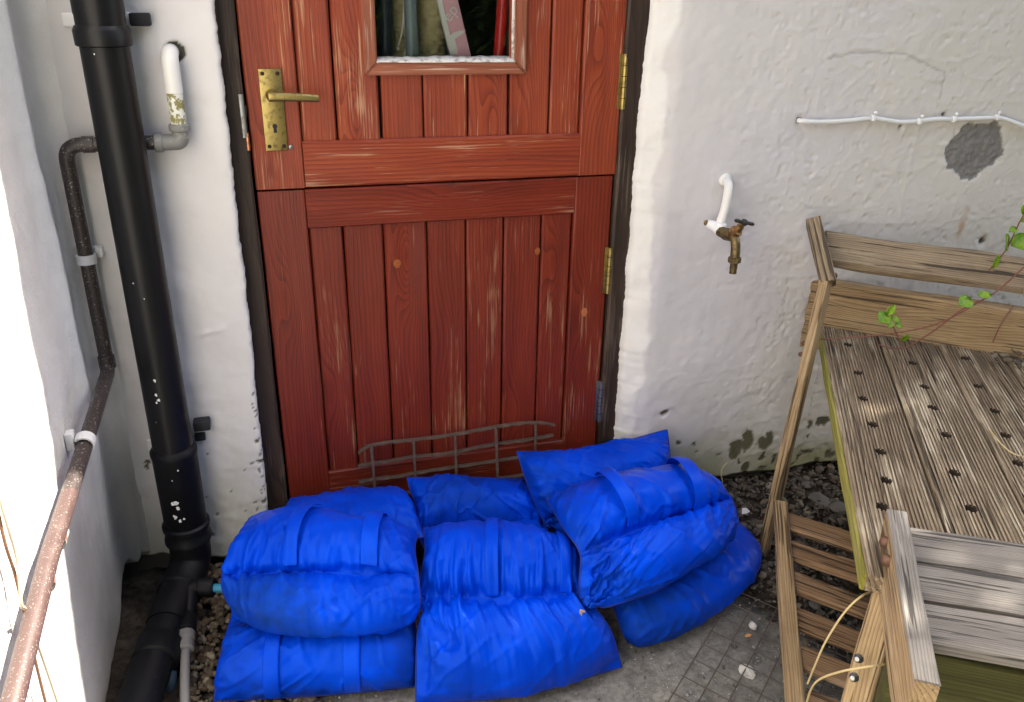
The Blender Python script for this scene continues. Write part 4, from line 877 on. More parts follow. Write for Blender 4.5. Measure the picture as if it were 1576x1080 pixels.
# ------------------------------------------------------------------ gravel and soil chips (nobody could count them)
def stones(name, n, area, size, cols, flat, seed, mat, dense_fn=None, zfn=None):
    g = np.random.default_rng(seed); bm = bmesh.new(); bmesh.ops.create_icosphere(bm, subdivisions=2 if size[1] > .008 else 1, radius=1)
    B = np.array([v.co[:] for v in bm.verts]); Fb = np.array([[v.index for v in f.verts] for f in bm.faces]); bm.free()
    VV, CC = [], []; x0, x1, y0, y1 = area; k = 0
    while k < n:
        x, y = g.uniform(x0, x1), g.uniform(y0, y1)
        if dense_fn and g.random() > dense_fn(x, y): n -= 0; k += 1; continue
        s = size[0]+(size[1]-size[0])*g.random()**2.2
        A = Matrix.Rotation(g.uniform(0, 6.28), 3, 'Z') @ Matrix.Rotation(g.normal(0, .45), 3, 'X') @ Matrix.Rotation(g.normal(0, .45), 3, 'Y')
        dim = np.array([s, s*g.uniform(.55, .9), s*g.uniform(*flat)]); off = 1+.22*g.normal(size=(len(B), 1))*.6
        V = (B*off*dim) @ np.array(A).T+np.array([x, y, (zfn(x, y) if zfn else 0)+s*flat[0]*.5+g.uniform(0, .006)])
        VV.append(V); c = np.array(cols[g.integers(len(cols))])*g.uniform(.6, 1.45); CC.append(np.repeat(c[None], len(B), 0)); k += 1
    m = len(VV); F = (Fb[None]+np.arange(m)[:, None, None]*len(B)).reshape(-1, 3); V = np.concatenate(VV)
    me = bpy.data.meshes.new(name); me.vertices.add(len(V)); me.vertices.foreach_set('co', V.astype(np.float32).ravel()); me.loops.add(len(F)*3); me.polygons.add(len(F))
    me.loops.foreach_set('vertex_index', F.ravel().astype(np.int32)); me.polygons.foreach_set('loop_start', np.arange(0, len(F)*3, 3, dtype=np.int32)); me.polygons.foreach_set('loop_total', np.full(len(F), 3, np.int32)); me.polygons.foreach_set('use_smooth', [True]*len(F)); me.update(calc_edges=True)
    ca = me.color_attributes.new('tint', 'FLOAT_COLOR', 'POINT'); c4 = np.ones((len(V), 4), np.float32); c4[:, :3] = np.concatenate(CC); ca.data.foreach_set('color', c4.ravel())
    me.materials.append(mat); return tag(put(bpy.data.objects.new(name, me)), kind='stuff')
t = NT('stone'); n_ = t.noise(t.pos(), 420, 4, .65); col = t.mix(n_, t.attr('tint', out='Color'), (.02, .018, .015), 'MULTIPLY'); col = t.mix(.55, t.attr('tint', out='Color'), col)
STONE = t.set(color=col, rough=.75, normal=t.bump(n_, .002, .6), spec=.4)
gravel_c = [(.15, .105, .06), (.21, .16, .10), (.10, .075, .048), (.17, .14, .10), (.27, .23, .16), (.085, .055, .03)]
o = stones('gravel', 2600, (-.245, .03, -.80, -.055), (.004, .0125), gravel_c, (.4, .7), 11, STONE); tag(o, 'small brown gravel between the soil pipe and the left bags', 'gravel')
chip_c = [(.075, .058, .042), (.11, .086, .062), (.15, .12, .09), (.055, .044, .034), (.21, .18, .14), (.13, .12, .10)]
o = stones('soil_chips', 7500, (.98, 2.0, -.95, -.035), (.003, .013), chip_c, (.22, .55), 12, STONE, lambda x, y: min(1, max(.0, (x+.35*(y+.45)-.92)*4.5)+.05)); tag(o, 'dark soil with stone chips under the deck and along the wall', 'soil')
grit_c = [(.22, .21, .19), (.30, .29, .27), (.13, .12, .11), (.38, .37, .35)]
o = stones('grit', 2600, (-.1, 1.2, -.95, -.30), (.0012, .0042), grit_c, (.5, .8), 13, STONE); tag(o, 'fine grit scattered over the worn concrete', 'grit')
def rock(px, py, s, mat, name, label, cat, seed, flat=.5):
    g = np.random.default_rng(seed); bm = bmesh.new(); bmesh.ops.create_icosphere(bm, subdivisions=2, radius=1)
    for v in bm.verts: v.co = Vector((v.co.x*s*(1+.25*g.normal()*.5), v.co.y*s*.8*(1+.12*g.normal()), v.co.z*s*flat*(1+.12*g.normal())))
    me = bpy.data.meshes.new(name); bm.to_mesh(me); bm.free(); me.materials.append(mat); c = at_z(px, py, s*flat*.7)
    return tag(put(bpy.data.objects.new(name, me), Matrix.Translation(c) @ Matrix.Rotation(g.uniform(0, 6), 4, 'Z')), label, cat)
PALE = plastic('pale_stone', (.48, .46, .43), .8, (60, .5, .7, (.25, .24, .22))); GREYS = plastic('grey_slate', (.20, .20, .19), .8); SLK = plastic('dark_slate', (.10, .095, .085), .75)
rock(1159, 963, .011, PALE, 'stone', 'rounded whitish stone lying on the wire mesh', 'stone', 1, .7)
rock(1150, 1033, .020, PALE, 'stone', 'larger flat pale stone near the bottom of the wire mesh', 'stone', 2, .35)
rock(1306, 735, .022, plastic('blue_grey_stone', (.30, .34, .38), .8), 'stone', 'blue grey stone by the wall under the deck edge', 'stone', 3, .6)
rock(463, 1072, .010, PALE, 'stone', 'small white stone at the foot of the left bottom bag', 'stone', 4, .8)
for i, (px, py, s) in enumerate(((1262, 768, .034), (1290, 780, .030), (1240, 745, .022), (1255, 930, .018), (1275, 975, .022))):
    rock(px, py, s, SLK, 'slate_piece', ['broad dark slate piece on the soil left of the deck edge', 'dark slate piece touching the deck edge shadow', 'small dark slate piece nearest the wall', 'dark slate piece between upper panel slats', 'dark slate piece between lower panel slats'][i], 'slate', 20+i, .22)
WPL = plastic('white_plastic', (.75, .75, .74), .5)
c = at_z(1148, 790, .03); mesh_o = mesh('plastic_scrap', [(-.012, 0, 0), (.0, -.006, .004), (.014, .003, .002), (.006, .010, .010), (-.008, .009, .012), (0, .002, .012)], [(0, 1, 5), (1, 2, 5), (2, 3, 5), (3, 4, 5), (4, 0, 5)], WPL, None, Matrix.Translation(c)); tag(mesh_o, 'torn white plastic scrap on the soil right of the bags', 'scrap')
LEAFB = NT('dead_leaf'); LEAFB = LEAFB.set(color=(.38, .20, .11), rough=.7)
def leaf_mesh(name, c, L, W_, d, nrm, mat, parent=None, curl=.25):
    d = Vector(d).normalized(); n = Vector(nrm); n = (n-d*n.dot(d)).normalized(); s = d.cross(n); V, F = [], []; m = 6
    for i in range(m+1):
        u = i/m; wv = W_*math.sin(math.pi*min(1, u*.93+.035))**.8*(1-.25*u)
        for k, q in enumerate((-1, -.5, 0, .5, 1)): V.append(d*(u*L)+s*(q*wv)+n*(curl*W_*(abs(q)**1.5)-curl*L*.5*u*u+(.0 if k != 2 else -.06*W_)))
    for i in range(m):
        for k in range(4): a = i*5+k; F.append((a, a+1, a+6, a+5))
    o = mesh(name, V, F, mat, parent, Matrix.Translation(Vector(c))); md = o.modifiers.new('t', 'SOLIDIFY'); md.thickness = .0006; return o
o = leaf_mesh('dead_leaf', at_z(1147, 980, .012), .018, .005, (1, .2, .1), (0, 0, 1), plastic('orange_leaf', (.48, .22, .08), .7)); tag(o, 'tiny orange brown dead leaf on the wire mesh', 'leaf')

# ------------------------------------------------------------------ creeper on the right
t = NT('green_leaf'); n_ = t.noise(t.obj(), 60, 3, .6); col = t.mix(t.ramp(n_, [(.35, 0.), (.65, 1.)]), (.15, .34, .015), (.34, .52, .03))
LEAFG = t.set(color=col, rough=.4); t.b.inputs['Subsurface Weight'].default_value = 0
trl = t.t.nodes.new('ShaderNodeBsdfTranslucent'); t.t.links.new(col, trl.inputs[0]); ms = t.t.nodes.new('ShaderNodeMixShader'); ms.inputs[0].default_value = .4
t.t.links.new(t.b.outputs[0], ms.inputs[1]); t.t.links.new(trl.outputs[0], ms.inputs[2]); t.t.links.new(ms.outputs[0], t.t.nodes['Material Output'].inputs[0])
STEM = plastic('red_stem', (.16, .055, .035), .6); STRAW = plastic('pale_straw', (.52, .40, .20), .6)
cv = thing('creeper', at_y(1576, 400, -.40), 'green leafed creeper with thin red stems trailing across the deck', 'plant')
def P3(px, py, y): return at_y(px, py, y)
st = [[(1640, 350, -.44), (1576, 411, -.44), (1527, 453, -.42), (1481, 476, -.40), (1440, 507, -.37), (1398, 534, -.33)], [(1398, 534, -.33), (1375, 536, -.33), (1350, 530, -.32)],
      [(1600, 300, -.36), (1573, 335, -.37), (1549, 383, -.37), (1522, 416, -.37)], [(1560, 470, -.36), (1540, 500, -.38), (1528, 527, -.38)], [(1527, 453, -.42), (1450, 495, -.39), (1380, 512, -.32), (1300, 520, -.25), (1262, 522, -.22)],
      [(1367, 487, -.31), (1378, 510, -.32), (1388, 530, -.325)]]
for s in st: tube('stem', catmull([P3(*q) for q in s], 6), .0017, STEM, cv, 6)
gl_ = [(1494, 462, -.42, .030, .014, (-1, -.2, -.1)), (1505, 455, -.42, .026, .009, (1, -.2, .1)), (1366, 486, -.31, .030, .015, (-.9, -.4, -.1)), (1366, 484, -.31, .022, .008, (.4, -.2, .9)), (1372, 490, -.31, .018, .008, (.9, -.4, -.2)), (1372, 494, -.32, .016, .007, (-.6, -.5, -.5)),
       (1378, 500, -.32, .015, .007, (.9, -.3, -.2)), (1388, 524, -.325, .018, .009, (.1, -.5, .8)), (1556, 378, -.37, .045, .020, (.9, -.3, .3)), (1548, 385, -.37, .035, .012, (-.3, -.2, .9)), (1528, 412, -.37, .026, .008, (.1, -.2, 1)), (1574, 330, -.36, .030, .013, (.3, -.3, .9)), (1572, 340, -.36, .030, .013, (.9, -.3, -.2)), (1565, 352, -.37, .02, .008, (-1, -.2, -.1)), (1590, 440, -.40, .03, .012, (-.8, -.3, -.4)),
       (1552, 716, -.62, .030, .013, (.9, -.5, .1)), (1570, 708, -.62, .026, .012, (.2, -.4, .9))]
for px, py, y, L, W_, d in gl_: leaf_mesh('leaf', P3(px, py, y), L*1.25, W_*1.4, d, (.1, -.6, .8), LEAFG, cv)
sg = thing('straw_stem', at_z(1250, 1060, .2), 'two pale dry grass stems arching over the slatted panel', 'grass stem')
for s in ([(1341, 911, .40), (1325, 918, .41), (1300, 942, .38), (1272, 985, .32), (1255, 1022, .26), (1243, 1052, .20)], [(1366, 1022, .38), (1340, 1025, .39), (1300, 1032, .36), (1268, 1042, .31), (1252, 1054, .27), (1243, 1076, .20), (1238, 1100, .15)]):
    tube('stem', catmull([at_z(*q) for q in s], 6), .0017, STRAW, sg, 6)
sg = thing('straw_stem', at_z(1390, 540, .48), 'pale dry stem curving over the right of the deck boards', 'grass stem')
tube('stem', catmull([at_z(1522, 660, DZ+.004), at_z(1540, 682, DZ+.012), at_z(1558, 697, DZ+.01), at_z(1580, 704, DZ+.006)], 5), .0014, STRAW, sg, 6)
sg = thing('straw_stem', at_z(1108, 745, .06), 'short bent pale stalk between the right bag and the wall', 'grass stem')
tube('stem', catmull([at_y(1112, 742, -.16), at_y(1110, 728, -.16), at_y(1113, 718, -.16), at_y(1119, 712, -.16)], 5), .0014, STRAW, sg, 6)
lt = thing('leaf_litter', at_z(1550, 545, DZ), 'dry dead leaves heaped at the back right of the deck', 'leaf litter')
g = np.random.default_rng(4); LB = [plastic('litter_a', (.10, .075, .045), .8), plastic('litter_b', (.20, .16, .10), .8), plastic('litter_c', (.06, .045, .03), .8)]
for i in range(26):
    c = at_z(1520+g.uniform(0, 75), 540+g.uniform(-8, 18), DZ+.004+g.uniform(0, .012)); leaf_mesh('dry_leaf', c, g.uniform(.018, .035), g.uniform(.004, .009), (g.normal(), g.normal(), g.normal()*.25), (g.normal()*.4, g.normal()*.4, 1), LB[i % 3], lt)

# ------------------------------------------------------------------ unseen tree, added on the sun line: it throws the broken shade over the yard
tr = thing('added_shade_tree', (4.6, .6, 0), 'unseen leafy tree added to throw broken shade over the yard', 'tree')
BARK = plastic('bark', (.10, .075, .05), .9, bmp=.01); cc = Vector((1.0, -.75, .2))+SUN*5.2
tube('trunk', catmull([(4.6, .6, -.1), (4.55, .55, 1.2), (4.3, .45, 2.6), (cc.x+.2, cc.y+.1, cc.z-.6), (cc.x, cc.y, cc.z+.3)], 5), [.16-.006*i for i in range(21)], BARK, tr, 12)
g = np.random.default_rng(8)
for i in range(9):
    a = g.uniform(0, 6.28); e = cc+Vector((math.cos(a)*.9, math.sin(a)*.9, g.uniform(-.5, .8))); tube('limb', catmull([(cc.x+.15, cc.y+.1, cc.z-.7), (Vector((cc.x, cc.y, cc.z-.4))+e)/2+Vector((0, 0, .1)), e], 4), [.05-.004*k for k in range(9)], BARK, tr, 8)
V, F = [], []
s0 = Vector((-.385, -.62, .5)); GAPS = [(Vector(q), r_) for q, r_ in (((1.17, -.48, .48), .07), ((1.42, -.45, .48), .06))]  # leaf gaps shaped along sun rays so light reaches side wall and deck
for i in range(17000):
    q = Vector(g.normal(size=3)).normalized()*(g.random()**.45)*1.38; q.z *= .95; p = cc+q
    w_ = s0+SUN*((p-s0).dot(SUN))
    if (p-w_).length < .5: continue
    if any((p-h_-SUN*((p-h_).dot(SUN))).length < r_ for h_, r_ in GAPS): continue
    d = Vector(g.normal(size=3)).normalized(); n_ = d.orthogonal().normalized(); s = g.uniform(.05, .10); b = len(V)
    V += [p, p+d*s*.5+n_*s*.35, p+d*s*1.2, p+d*s*.5-n_*s*.35]; F.append((b, b+1, b+2, b+3))
o = mesh('crown', V, F, LEAFG, tr, smooth=False)

# unseen hedge added behind the camera to block low light and darken reflections
hg = thing('added_hedge', (1.5, -4.4, 0), 'unseen dark green hedge added across the yard to block low light', 'hedge')
g = np.random.default_rng(21); HEDGE = NT('hedge_leaf').set(color=(.045, .085, .02), rough=.5); V, F = [], []
for i in range(13000):
    p = Vector((g.uniform(-3.5, 7.5), -3.7-abs(g.normal())*.22, g.uniform(.0, 3.9))); d = Vector(g.normal(size=3)).normalized(); n_ = d.orthogonal().normalized(); s = g.uniform(.06, .13); b = len(V)
    V += [p, p+d*s*.5+n_*s*.4, p+d*s*1.2, p+d*s*.5-n_*s*.4]; F.append((b, b+1, b+2, b+3))
mesh('foliage', V, F, HEDGE, hg, smooth=False); rbox('core', (2.0, -4.5, 1.9), (11, .9, 3.8), plastic('hedge_core', (.02, .025, .012), .9), hg, bev=.05)
# ------------------------------------------------------------------ blue sandbags: two sewn pillows with a gathered waist and two webbing handles
# each bag starts in the pose the photograph shows (5 rows from its loose end over the waist to the handle end, left / middle / right)
# and is then settled as pressurised cloth on the ground, the walls and the bags below it
NU, NV, UPS = 32, 28, 4
def rows(yl, zl, xl, xr, sl=0.): return [[(xl, y, z), ((xl+xr)/2, y+sl*.5, z), (xr, y+sl, z)] for y, z in zip(yl, zl)]
Zp, Yp = (lambda px, py, z: tuple(at_z(px, py, z))), (lambda px, py, y: tuple(at_y(px, py, y)))
# name, rows, thickness, slack across, slack along each lobe, pressure, sewn rim held
BAG_POSE = [
 ('b1', [[(-.192, -.495, .012), (0., -.535, .012), (.19, -.565, .012)], [(-.178, -.455, .065), (.01, -.495, .07), (.2, -.53, .07)], [(-.155, -.385, .10), (.02, -.42, .105), (.205, -.45, .105)], [(-.14, -.29, .08), (.03, -.31, .08), (.21, -.34, .08)], [(-.13, -.21, .05), (.03, -.23, .05), (.21, -.25, .05)]], 0.12, 1.1, 1.42, 7, 1),
 ('b3', rows([-.24, -.14, -.045, -.13, -.23], [.04, .06, .12, .18, .18], -.10, .245, 0.), .11, 1.20, 1.12, 3.2, 0),
 ('b4', [[Yp(627, 735, -.07), Yp(715, 735, -.06), Yp(815, 737, -.07)], [Yp(632, 775, -.125), Yp(722, 778, -.125), Yp(826, 776, -.125)], [Yp(642, 818, -.19), Yp(735, 818, -.19), Yp(845, 814, -.19)], [(.28, -.26, .06), (.41, -.26, .06), (.56, -.26, .06)], [(.28, -.33, .03), (.41, -.33, .03), (.55, -.33, .03)]], 0.12, 1.08, 1.5, 9, 1),
 ('b9', [[(.64, -.56, .015), (.86, -.48, .015), (1.05, -.37, .015)], [(.62, -.575, .07), (.845, -.495, .07), (1.05, -.38, .07)], [(.625, -.49, .115), (.83, -.42, .115), (1.03, -.31, .115)], [(.64, -.41, .085), (.82, -.34, .085), (.985, -.25, .085)], [(.66, -.34, .04), (.82, -.28, .04), (.95, -.2, .04)]], .12, 1.13, 1.4, 4.5, 0),
 ('b7', [[Yp(795, 695, -.085), Yp(905, 691, -.06), Yp(1027, 661, -.10)], [Yp(812, 745, -.145), Yp(915, 728, -.135), Yp(1031, 700, -.14)], [Yp(838, 805, -.20), Yp(930, 768, -.19), Yp(1033, 742, -.175)], [(.60, -.22, .06), (.75, -.20, .06), (.93, -.185, .07)], [(.60, -.19, .02), (.75, -.17, .02), (.92, -.15, .02)]], 0.11, 1.08, 1.38, 6, 1),
 ('b2', [[(-.13, -.40, .135), (.03, -.455, .135), (.205, -.495, .135)], [(-.15, -.415, .175), (.02, -.48, .17), (.21, -.522, .17)], [Zp(341, 887, .215), Zp(480, 882, .22), Zp(644, 887, .215)], [(-.128, -.31, .235), (.035, -.345, .235), (.222, -.405, .225)], [Zp(384, 797, .225), Zp(520, 792, .23), Zp(645, 822, .21)]], 0.1, 1.08, 1.32, 4.5, 1),
 ('b5', [[Zp(640, 1082, .012), Zp(800, 1074, .012), Zp(957, 1026, .012)], [(.192, -.555, .095), (.378, -.605, .10), (.58, -.605, .095)], [Zp(643, 915, .165), Zp(770, 921, .17), Zp(903, 912, .165)], [(.242, -.40, .205), (.388, -.45, .21), (.55, -.50, .20)], [Zp(652, 812, .20), Zp(765, 813, .205), Zp(892, 846, .20)]], 0.1, 1.08, 1.34, 5.5, 1),
 ('b8', [[Zp(897, 938, .15), Zp(1005, 908, .155), Zp(1130, 828, .15)], [Zp(890, 900, .205), Zp(1002, 862, .21), Zp(1135, 795, .20)], [Zp(893, 853, .245), Zp(1010, 805, .245), Zp(1126, 766, .235)], [Zp(866, 810, .255), Zp(985, 770, .265), Zp(1112, 750, .25)], [Zp(840, 768, .215), Zp(965, 735, .225), Zp(1098, 742, .215)]], .11, 1.06, 1.27, 6, 1)]
def crom(P, t):
    P = np.asarray(P, float); n = len(P)-1; t = np.clip(t, 0, 1)*n; i = np.minimum(t.astype(int), n-1); f = (t-i).reshape((-1,)+(1,)*(P.ndim-1))
    E = np.concatenate([2*P[:1]-P[1:2], P, 2*P[-1:]-P[-2:-1]]); a, b, c, d = E[i], E[i+1], E[i+2], E[i+3]
    return .5*((2*b)+(-a+c)*f+(2*a-5*b+4*c-d)*f**2+(-a+3*b-3*c+d)*f**3)
def gnormal(S_):
    n = np.cross(np.gradient(S_, axis=1), np.gradient(S_, axis=0)); return n/(np.linalg.norm(n, axis=2, keepdims=True)+1e-12)
def bag_topo():
    n = NU+1; top = np.arange((NV+1)*n).reshape(NV+1, n); bot = top.copy(); k = top.size
    for j in range(NV+1):
        for i in range(n):
            if 0 < i < NU and j not in (0, NV//2, NV): bot[j, i] = k; k += 1
    f1 = np.stack([top[:-1, :-1], top[:-1, 1:], top[1:, 1:], top[1:, :-1]], -1).reshape(-1, 4); f2 = np.stack([bot[:-1, :-1], bot[1:, :-1], bot[1:, 1:], bot[:-1, 1:]], -1).reshape(-1, 4)
    return top, bot, np.concatenate([f1, f2]), k
TOP, BOT, BF, BN = bag_topo()
def settle(poses, frames=22):
    s2 = bpy.data.scenes.new('settle'); out = {}
    def mk(name, co, fs):
        me = bpy.data.meshes.new(name); me.from_pydata([tuple(map(float, c)) for c in co], [], [tuple(map(int, f)) for f in fs]); o = bpy.data.objects.new(name, me); s2.collection.objects.link(o); return o
    def solid(o):
        o.modifiers.new('c', 'COLLISION'); q = o.collision; q.thickness_outer = .006; q.thickness_inner = .05; q.cloth_friction = 30; q.damping = .5; return o
    def sbox(a, b):
        (x0, y0, z0), (x1, y1, z1) = a, b; co = [(x0, y0, z0), (x1, y0, z0), (x1, y1, z0), (x0, y1, z0), (x0, y0, z1), (x1, y0, z1), (x1, y1, z1), (x0, y1, z1)]
        return solid(mk('solid', co, [(0, 3, 2, 1), (4, 5, 6, 7), (0, 1, 5, 4), (1, 2, 6, 5), (2, 3, 7, 6), (3, 0, 4, 7)]))
    sbox((-2, -3, -.3), (3, .8, 0)); sbox((-1, 0, -.1), (3, .4, 1.5)); sbox((-1, -.06, -.1), (-.06, .3, 1.5)); sbox((.81, -.06, -.1), (3, .3, 1.5))
    vl = s2.view_layers[0]
    for name, rw, T, kw, kl, press, held in poses:
        rw = np.asarray(rw, float); cols = [crom(rw[:, k], np.linspace(0, 1, NV+1)) for k in range(3)]; S_ = crom(np.stack(cols), np.linspace(0, 1, NU+1)).transpose(1, 0, 2)
        n = gnormal(S_); u = np.abs(np.linspace(-1, 1, NU+1)); h = T/2*(1-u**4)[None]**.6*(np.abs(np.sin(2*np.pi*np.linspace(0, 1, NV+1)))**.6)[:, None]
        co = np.zeros((BN, 3)); co[BOT.ravel()] = (S_-n*h[..., None]).reshape(-1, 3); co[TOP.ravel()] = (S_+n*h[..., None]).reshape(-1, 3)
        W_ = kw*np.linalg.norm(np.diff(S_, axis=1), axis=2).sum(1).mean()
        hs_ = np.linalg.norm(np.diff(S_, axis=0), axis=2).mean(1)*kl; Lv = np.concatenate([[0], np.cumsum(hs_)])
        fl = np.zeros((BN, 3)); g = 1-.10*np.exp(-((np.arange(NV+1)-NV/2)/1.0)**2)
        q = np.stack([np.linspace(-W_/2, W_/2, NU+1)[None]*g[:, None], np.repeat(Lv[:, None], NU+1, 1), np.zeros((NV+1, NU+1))], -1).reshape(-1, 3)
        fl[TOP.ravel()] = q; fl[BOT.ravel()] = q
        o = mk(name, co, BF); o.shape_key_add(name='Basis'); k = o.shape_key_add(name='rest'); k.data.foreach_set('co', fl.ravel()); k.value = 0
        m = o.modifiers.new('cloth', 'CLOTH'); s = m.settings; s.rest_shape_key = k; s.quality = 7; s.mass = .02
        s.tension_stiffness = 40; s.compression_stiffness = 12; s.shear_stiffness = 15; s.bending_stiffness = .2; s.tension_damping = s.compression_damping = s.shear_damping = 15; s.bending_damping = .8; s.air_damping = 4
        s.use_pressure = True; s.uniform_pressure_force = press; c = m.collision_settings; c.use_collision = True; c.collision_quality = 4; c.distance_min = .004; c.use_self_collision = False
        if held:
            vg = o.vertex_groups.new(name='rim'); ids = np.unique([TOP[j, i] for j in (0, 1, NV//2-1, NV//2, NV//2+1, NV-1, NV) for i in (0, 1, NU-1, NU)]); vg.add([int(i) for i in ids], 1.0, 'REPLACE'); s.vertex_group_mass = 'rim'
        m.point_cache.frame_start = 1; m.point_cache.frame_end = frames
        for f in range(1, frames+1): s2.frame_set(f)
        em = o.evaluated_get(vl.depsgraph).to_mesh(); r = np.zeros(len(em.vertices)*3); em.vertices.foreach_get('co', r); r = r.reshape(-1, 3).copy()
        bpy.data.objects.remove(o); s2.frame_set(1); solid(mk(name, r, BF)); out[name] = r
    for o in list(s2.objects): bpy.data.objects.remove(o)
    bpy.data.scenes.remove(s2)
    return out
SETTLED = settle(BAG_POSE)
def m_blue(name, dirt):
    t = NT(name); p = t.pos(); lo = t.noise(p, 7, 3, .55); md = t.noise(p, 30, 5, .7); fi = t.noise(p, 330, 3, .6)
    col = t.mix(t.ramp(lo, [(.4, 0.), (.65, 1.)]), (.0001, .038, .50), (.0001, .054, .64))
    gm = t.attr('grime'); k = t.math('MULTIPLY', t.ramp(t.math('ADD', t.math('MULTIPLY', md, .6), t.math('MULTIPLY', gm, .55)), [(.52, 0.), (.85, 1.)]), dirt)
    col = t.mix(k, col, (.004, .018, .055))
    sp = t.ramp(t.noise(p, 140, 2, .6), [(.70, 0.), (.74, 1.)]); col = t.mix(t.math('MULTIPLY', sp, t.math('MULTIPLY', k, .6)), col, (.03, .05, .07))
    h = t.math('ADD', t.math('MULTIPLY', t.noise(p, 20, 3, .55, .6), .6), t.math('MULTIPLY', fi, .10))
    t.b.inputs['Specular Tint'].default_value = (.15, .45, 1, 1)
    return t.set(color=col, rough=t.math('ADD', .38, t.math('MULTIPLY', k, .35)), normal=t.bump(h, .005, .16), spec=.32)
FAB = m_blue('blue_nylon', .7); WEB = m_blue('blue_webbing', .3); SEAM = plastic('blue_piping', (.001, .014, .20), .7, var=0)
BAG_INFO = {
 'b1': ('wide flat blue sandbag at the bottom left, straps down its front', [.30, .68], .003, (.04, .47)),
 'b3': ('plain blue sandbag humped against the door at the back left', [], 0, None),
 'b4': ('plain blue sandbag leaning on the door in the middle, below the grille', [], 0, None),
 'b9': ('grimy blue sandbag lying on the ground at the right under another bag', [], 0, None),
 'b7': ('blue sandbag propped upright at the back right with a pointed corner', [], 0, None),
 'b2': ('blue sandbag on top of the left stack with two raised handles', [.40, .78], .012, (.53, .93)),
 'b5': ('blue sandbag at centre front draping to the ground below its gathered seam', [.46, .88], .004, (.51, .97)),
 'b8': ('plump blue sandbag on top at the right, handles standing up', [.33, .74], .020, (.53, .93))}
PG = {'b5': 2.8, 'b2': 1.3}
def upsample(G):
    a = crom(G, np.linspace(0, 1, NV*UPS+1)); return crom(a.transpose(1, 0, 2), np.linspace(0, 1, NU*UPS+1)).transpose(1, 0, 2)
def wrinkle(G, sign, seed, pg=1.0):
    """pleats fanning from the gathered waist and the sewn ends, and slack folds across the cloth"""
    n = gnormal(G)*sign; v, u = np.meshgrid(np.linspace(0, 1, NV*UPS+1), np.linspace(0, 1, NU*UPS+1), indexing='ij')
    ds = np.abs(v-.5); de = np.minimum(v, 1-v); du = np.minimum(u, 1-u)
    rimfade = S(0, .035, de)*S(0, .03, du)
    pl = fbm(u*22+1.5*fbm(u*5, v*3, seed, 2), v*2.2, seed+1, 2); pl2 = fbm(u*46, v*3, seed+2, 2)
    h = (.0085*pl+.003*pl2)*pg*np.exp(-(ds/(.11+.05*pg))**1.5)*(.6+1.2*np.clip(fbm(u*3, v*2, seed+3, 2)+.4, 0, 1))*S(0, .02, ds)
    h += .006*fbm(v*20, u*3.0, seed+4, 2)*np.exp(-(du/.11)**1.4)+.005*fbm(u*20, v*3, seed+5, 2)*np.exp(-(de/.09)**1.4)
    a = .5+1.2*fbm(u*1.5, v*1.5, seed+6, 2); q = u*math.cos(.6)+v*math.sin(.6); r = -u*math.sin(.6)+v*math.cos(.6)
    f = np.abs(fbm(q*3+.8*fbm(u*2, v*2, seed+7, 2), r*11, seed+8, 3)); h += .0075/pg*(np.exp(-(f/.10)**2)-.35)*np.clip(a, 0, 1)
    f = np.abs(fbm(q*8, r*3+1*fbm(u*3, v*3, seed+9, 2), seed+10, 2)); h += .004*(np.exp(-(f/.09)**2)-.3)*np.clip(1-a, 0, 1)
    h += .010*fbm(u*3.2, v*3.2, seed+11, 3)
    return G+n*(h*rimfade)[..., None]
def ribbon(G, u0, v0, v1, lift, wd, par):
    """webbing loop sewn to the bag at both ends; G is the sheet it lies on"""
    m = 17; ny, nx = G.shape[0]-1, G.shape[1]-1
    def smp(v, u):
        j = min(max(v, 0), .9999)*ny; i = min(max(u, 0), .9999)*nx; a, b = int(j), int(i); fj, fu = j-a, i-b
        return (G[a, b]*(1-fu)+G[a, b+1]*fu)*(1-fj)+(G[a+1, b]*(1-fu)+G[a+1, b+1]*fu)*fj
    mid = np.array([[smp(v, u) for u in np.linspace(u0-wd, u0+wd, 5)] for v in np.linspace(v0, v1, m)]); n = np.cross(np.gradient(mid, axis=1), np.gradient(mid, axis=0)).mean(1, keepdims=True)
    for _ in range(2): n[1:-1] = n[:-2]+n[1:-1]*2+n[2:]
    n /= np.linalg.norm(n, axis=2, keepdims=True); c = mid.copy()
    for _ in range(6): c[1:-1] = np.maximum(((c[:-2]+2*c[1:-1]+c[2:])/4), -9)
    c = c.mean(1, keepdims=True)+(c-c.mean(1, keepdims=True))*.7
    t = np.linspace(0, 1, m); hgt = .006+lift*np.sin(np.pi*np.clip((t-.06)/.88, 0, 1))**.8
    o = gridmesh('handle', c+n*hgt[:, None, None], WEB, par); md = o.modifiers.new('s', 'SOLIDIFY'); md.thickness = .0028; md.offset = 0; md = o.modifiers.new('ss', 'SUBSURF'); md.levels = md.render_levels = 1
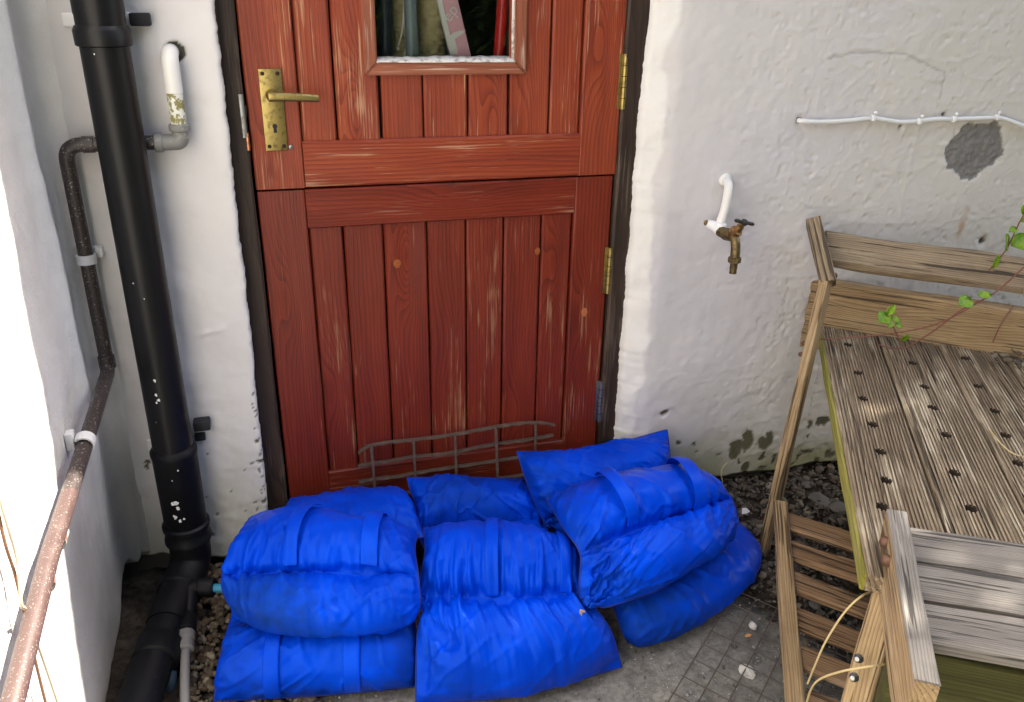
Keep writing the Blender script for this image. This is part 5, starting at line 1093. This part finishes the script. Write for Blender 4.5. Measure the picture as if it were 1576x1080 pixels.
for bi, (nm, (label, hs, lift, vr)) in enumerate(BAG_INFO.items()):
    V = SETTLED[nm]; c = Vector(V.mean(0)); c.z = V[:, 2].min()
    bag = thing('sandbag', c, label, 'sandbag', 'blue sandbags piled against the door')
    GT0, GB0 = upsample(V[TOP]), upsample(V[BOT]); GT, GB = wrinkle(GT0, 1, 400+bi*31, PG.get(nm, 1.)), wrinkle(GB0, -1, 415+bi*31, PG.get(nm, 1.))
    GT[..., 2] = np.maximum(GT[..., 2], .002); GB[..., 2] = np.maximum(GB[..., 2], .002)
    vv = np.repeat(np.linspace(0, 1, NV*UPS+1)[:, None], NU*UPS+1, 1)
    ny, nx = GT.shape[:2]; idx = np.arange(ny*nx).reshape(ny, nx); f1 = np.stack([idx[:-1, :-1], idx[:-1, 1:], idx[1:, 1:], idx[1:, :-1]], -1).reshape(-1, 4); f2 = f1[:, ::-1]+ny*nx
    P = np.concatenate([GT.reshape(-1, 3), GB.reshape(-1, 3)]); o = mesh('fabric', P-np.array(c), np.concatenate([f1, f2]), FAB, bag, Matrix.Translation(c))
    g = .34+.8*fbm(P[:, 0]*4+P[:, 2]*3, P[:, 1]*4-P[:, 2]*5, 300+bi*7, 3)+(.16 if nm == 'b9' else 0)
    if nm in ('b1', 'b2', 'b5'): g += np.where(np.concatenate([vv.ravel()]*2) < .5, .30 if nm == 'b2' else .16, -.3)
    a = o.data.attributes.new('grime', 'FLOAT', 'POINT'); a.data.foreach_set('value', np.clip(g, 0, 1).astype(np.float32))
    rim = [V[TOP[0, i]] for i in range(NU)]+[V[TOP[j, NU]] for j in range(NV)]+[V[TOP[NV, i]] for i in range(NU, 0, -1)]+[V[TOP[j, 0]] for j in range(NV, -1, -1)]
    tube('piping', rim, .0016, SEAM, bag, 6)
    for u in hs: ribbon(GT, u, vr[0], vr[1], lift, .058, bag)

# a dead leaf caught on the bags
d = Vector(ray(893, 938)).normalized(); best = None
for o in [q for q in bpy.data.objects if q.name.startswith('fabric')]:
    c = WM[o].translation; n = len(o.data.vertices); A = np.zeros(n*3); o.data.vertices.foreach_get('co', A); A = A.reshape(-1, 3)+np.array(c)-CAM; t = A @ np.array(d); q = np.linalg.norm(A-t[:, None]*np.array(d), axis=1); k = np.where(q < .006)[0]
    if len(k) and (best is None or t[k].min() < best): best = t[k].min()
c = Vector(CAM)+d*((best or 1.6)-.006)
o = leaf_mesh('dead_leaf', c, .020, .0065, (.5, -.1, -.8), (0, -1, .2), plastic('tan_leaf', (.50, .33, .22), .7)); tag(o, 'small tan dead leaf caught on the bags below the top right bag', 'leaf')

for stem, gname in (('storage_tube', 'tubes standing behind the door window'), ('netting_roll', 'netting rolls behind the door window'), ('stone', 'loose stones on the ground'), ('slate_piece', 'dark slate pieces on the soil'), ('dead_leaf', 'fallen dead leaves'), ('straw_stem', 'dry grass stems'), ('stable_door_leaf', 'halves of the stable door'), ('folding_bench', 'slatted folding benches')):
    for o in bpy.data.objects:
        if o.parent is None and o.name.split('.')[0] == stem: o['group'] = gname
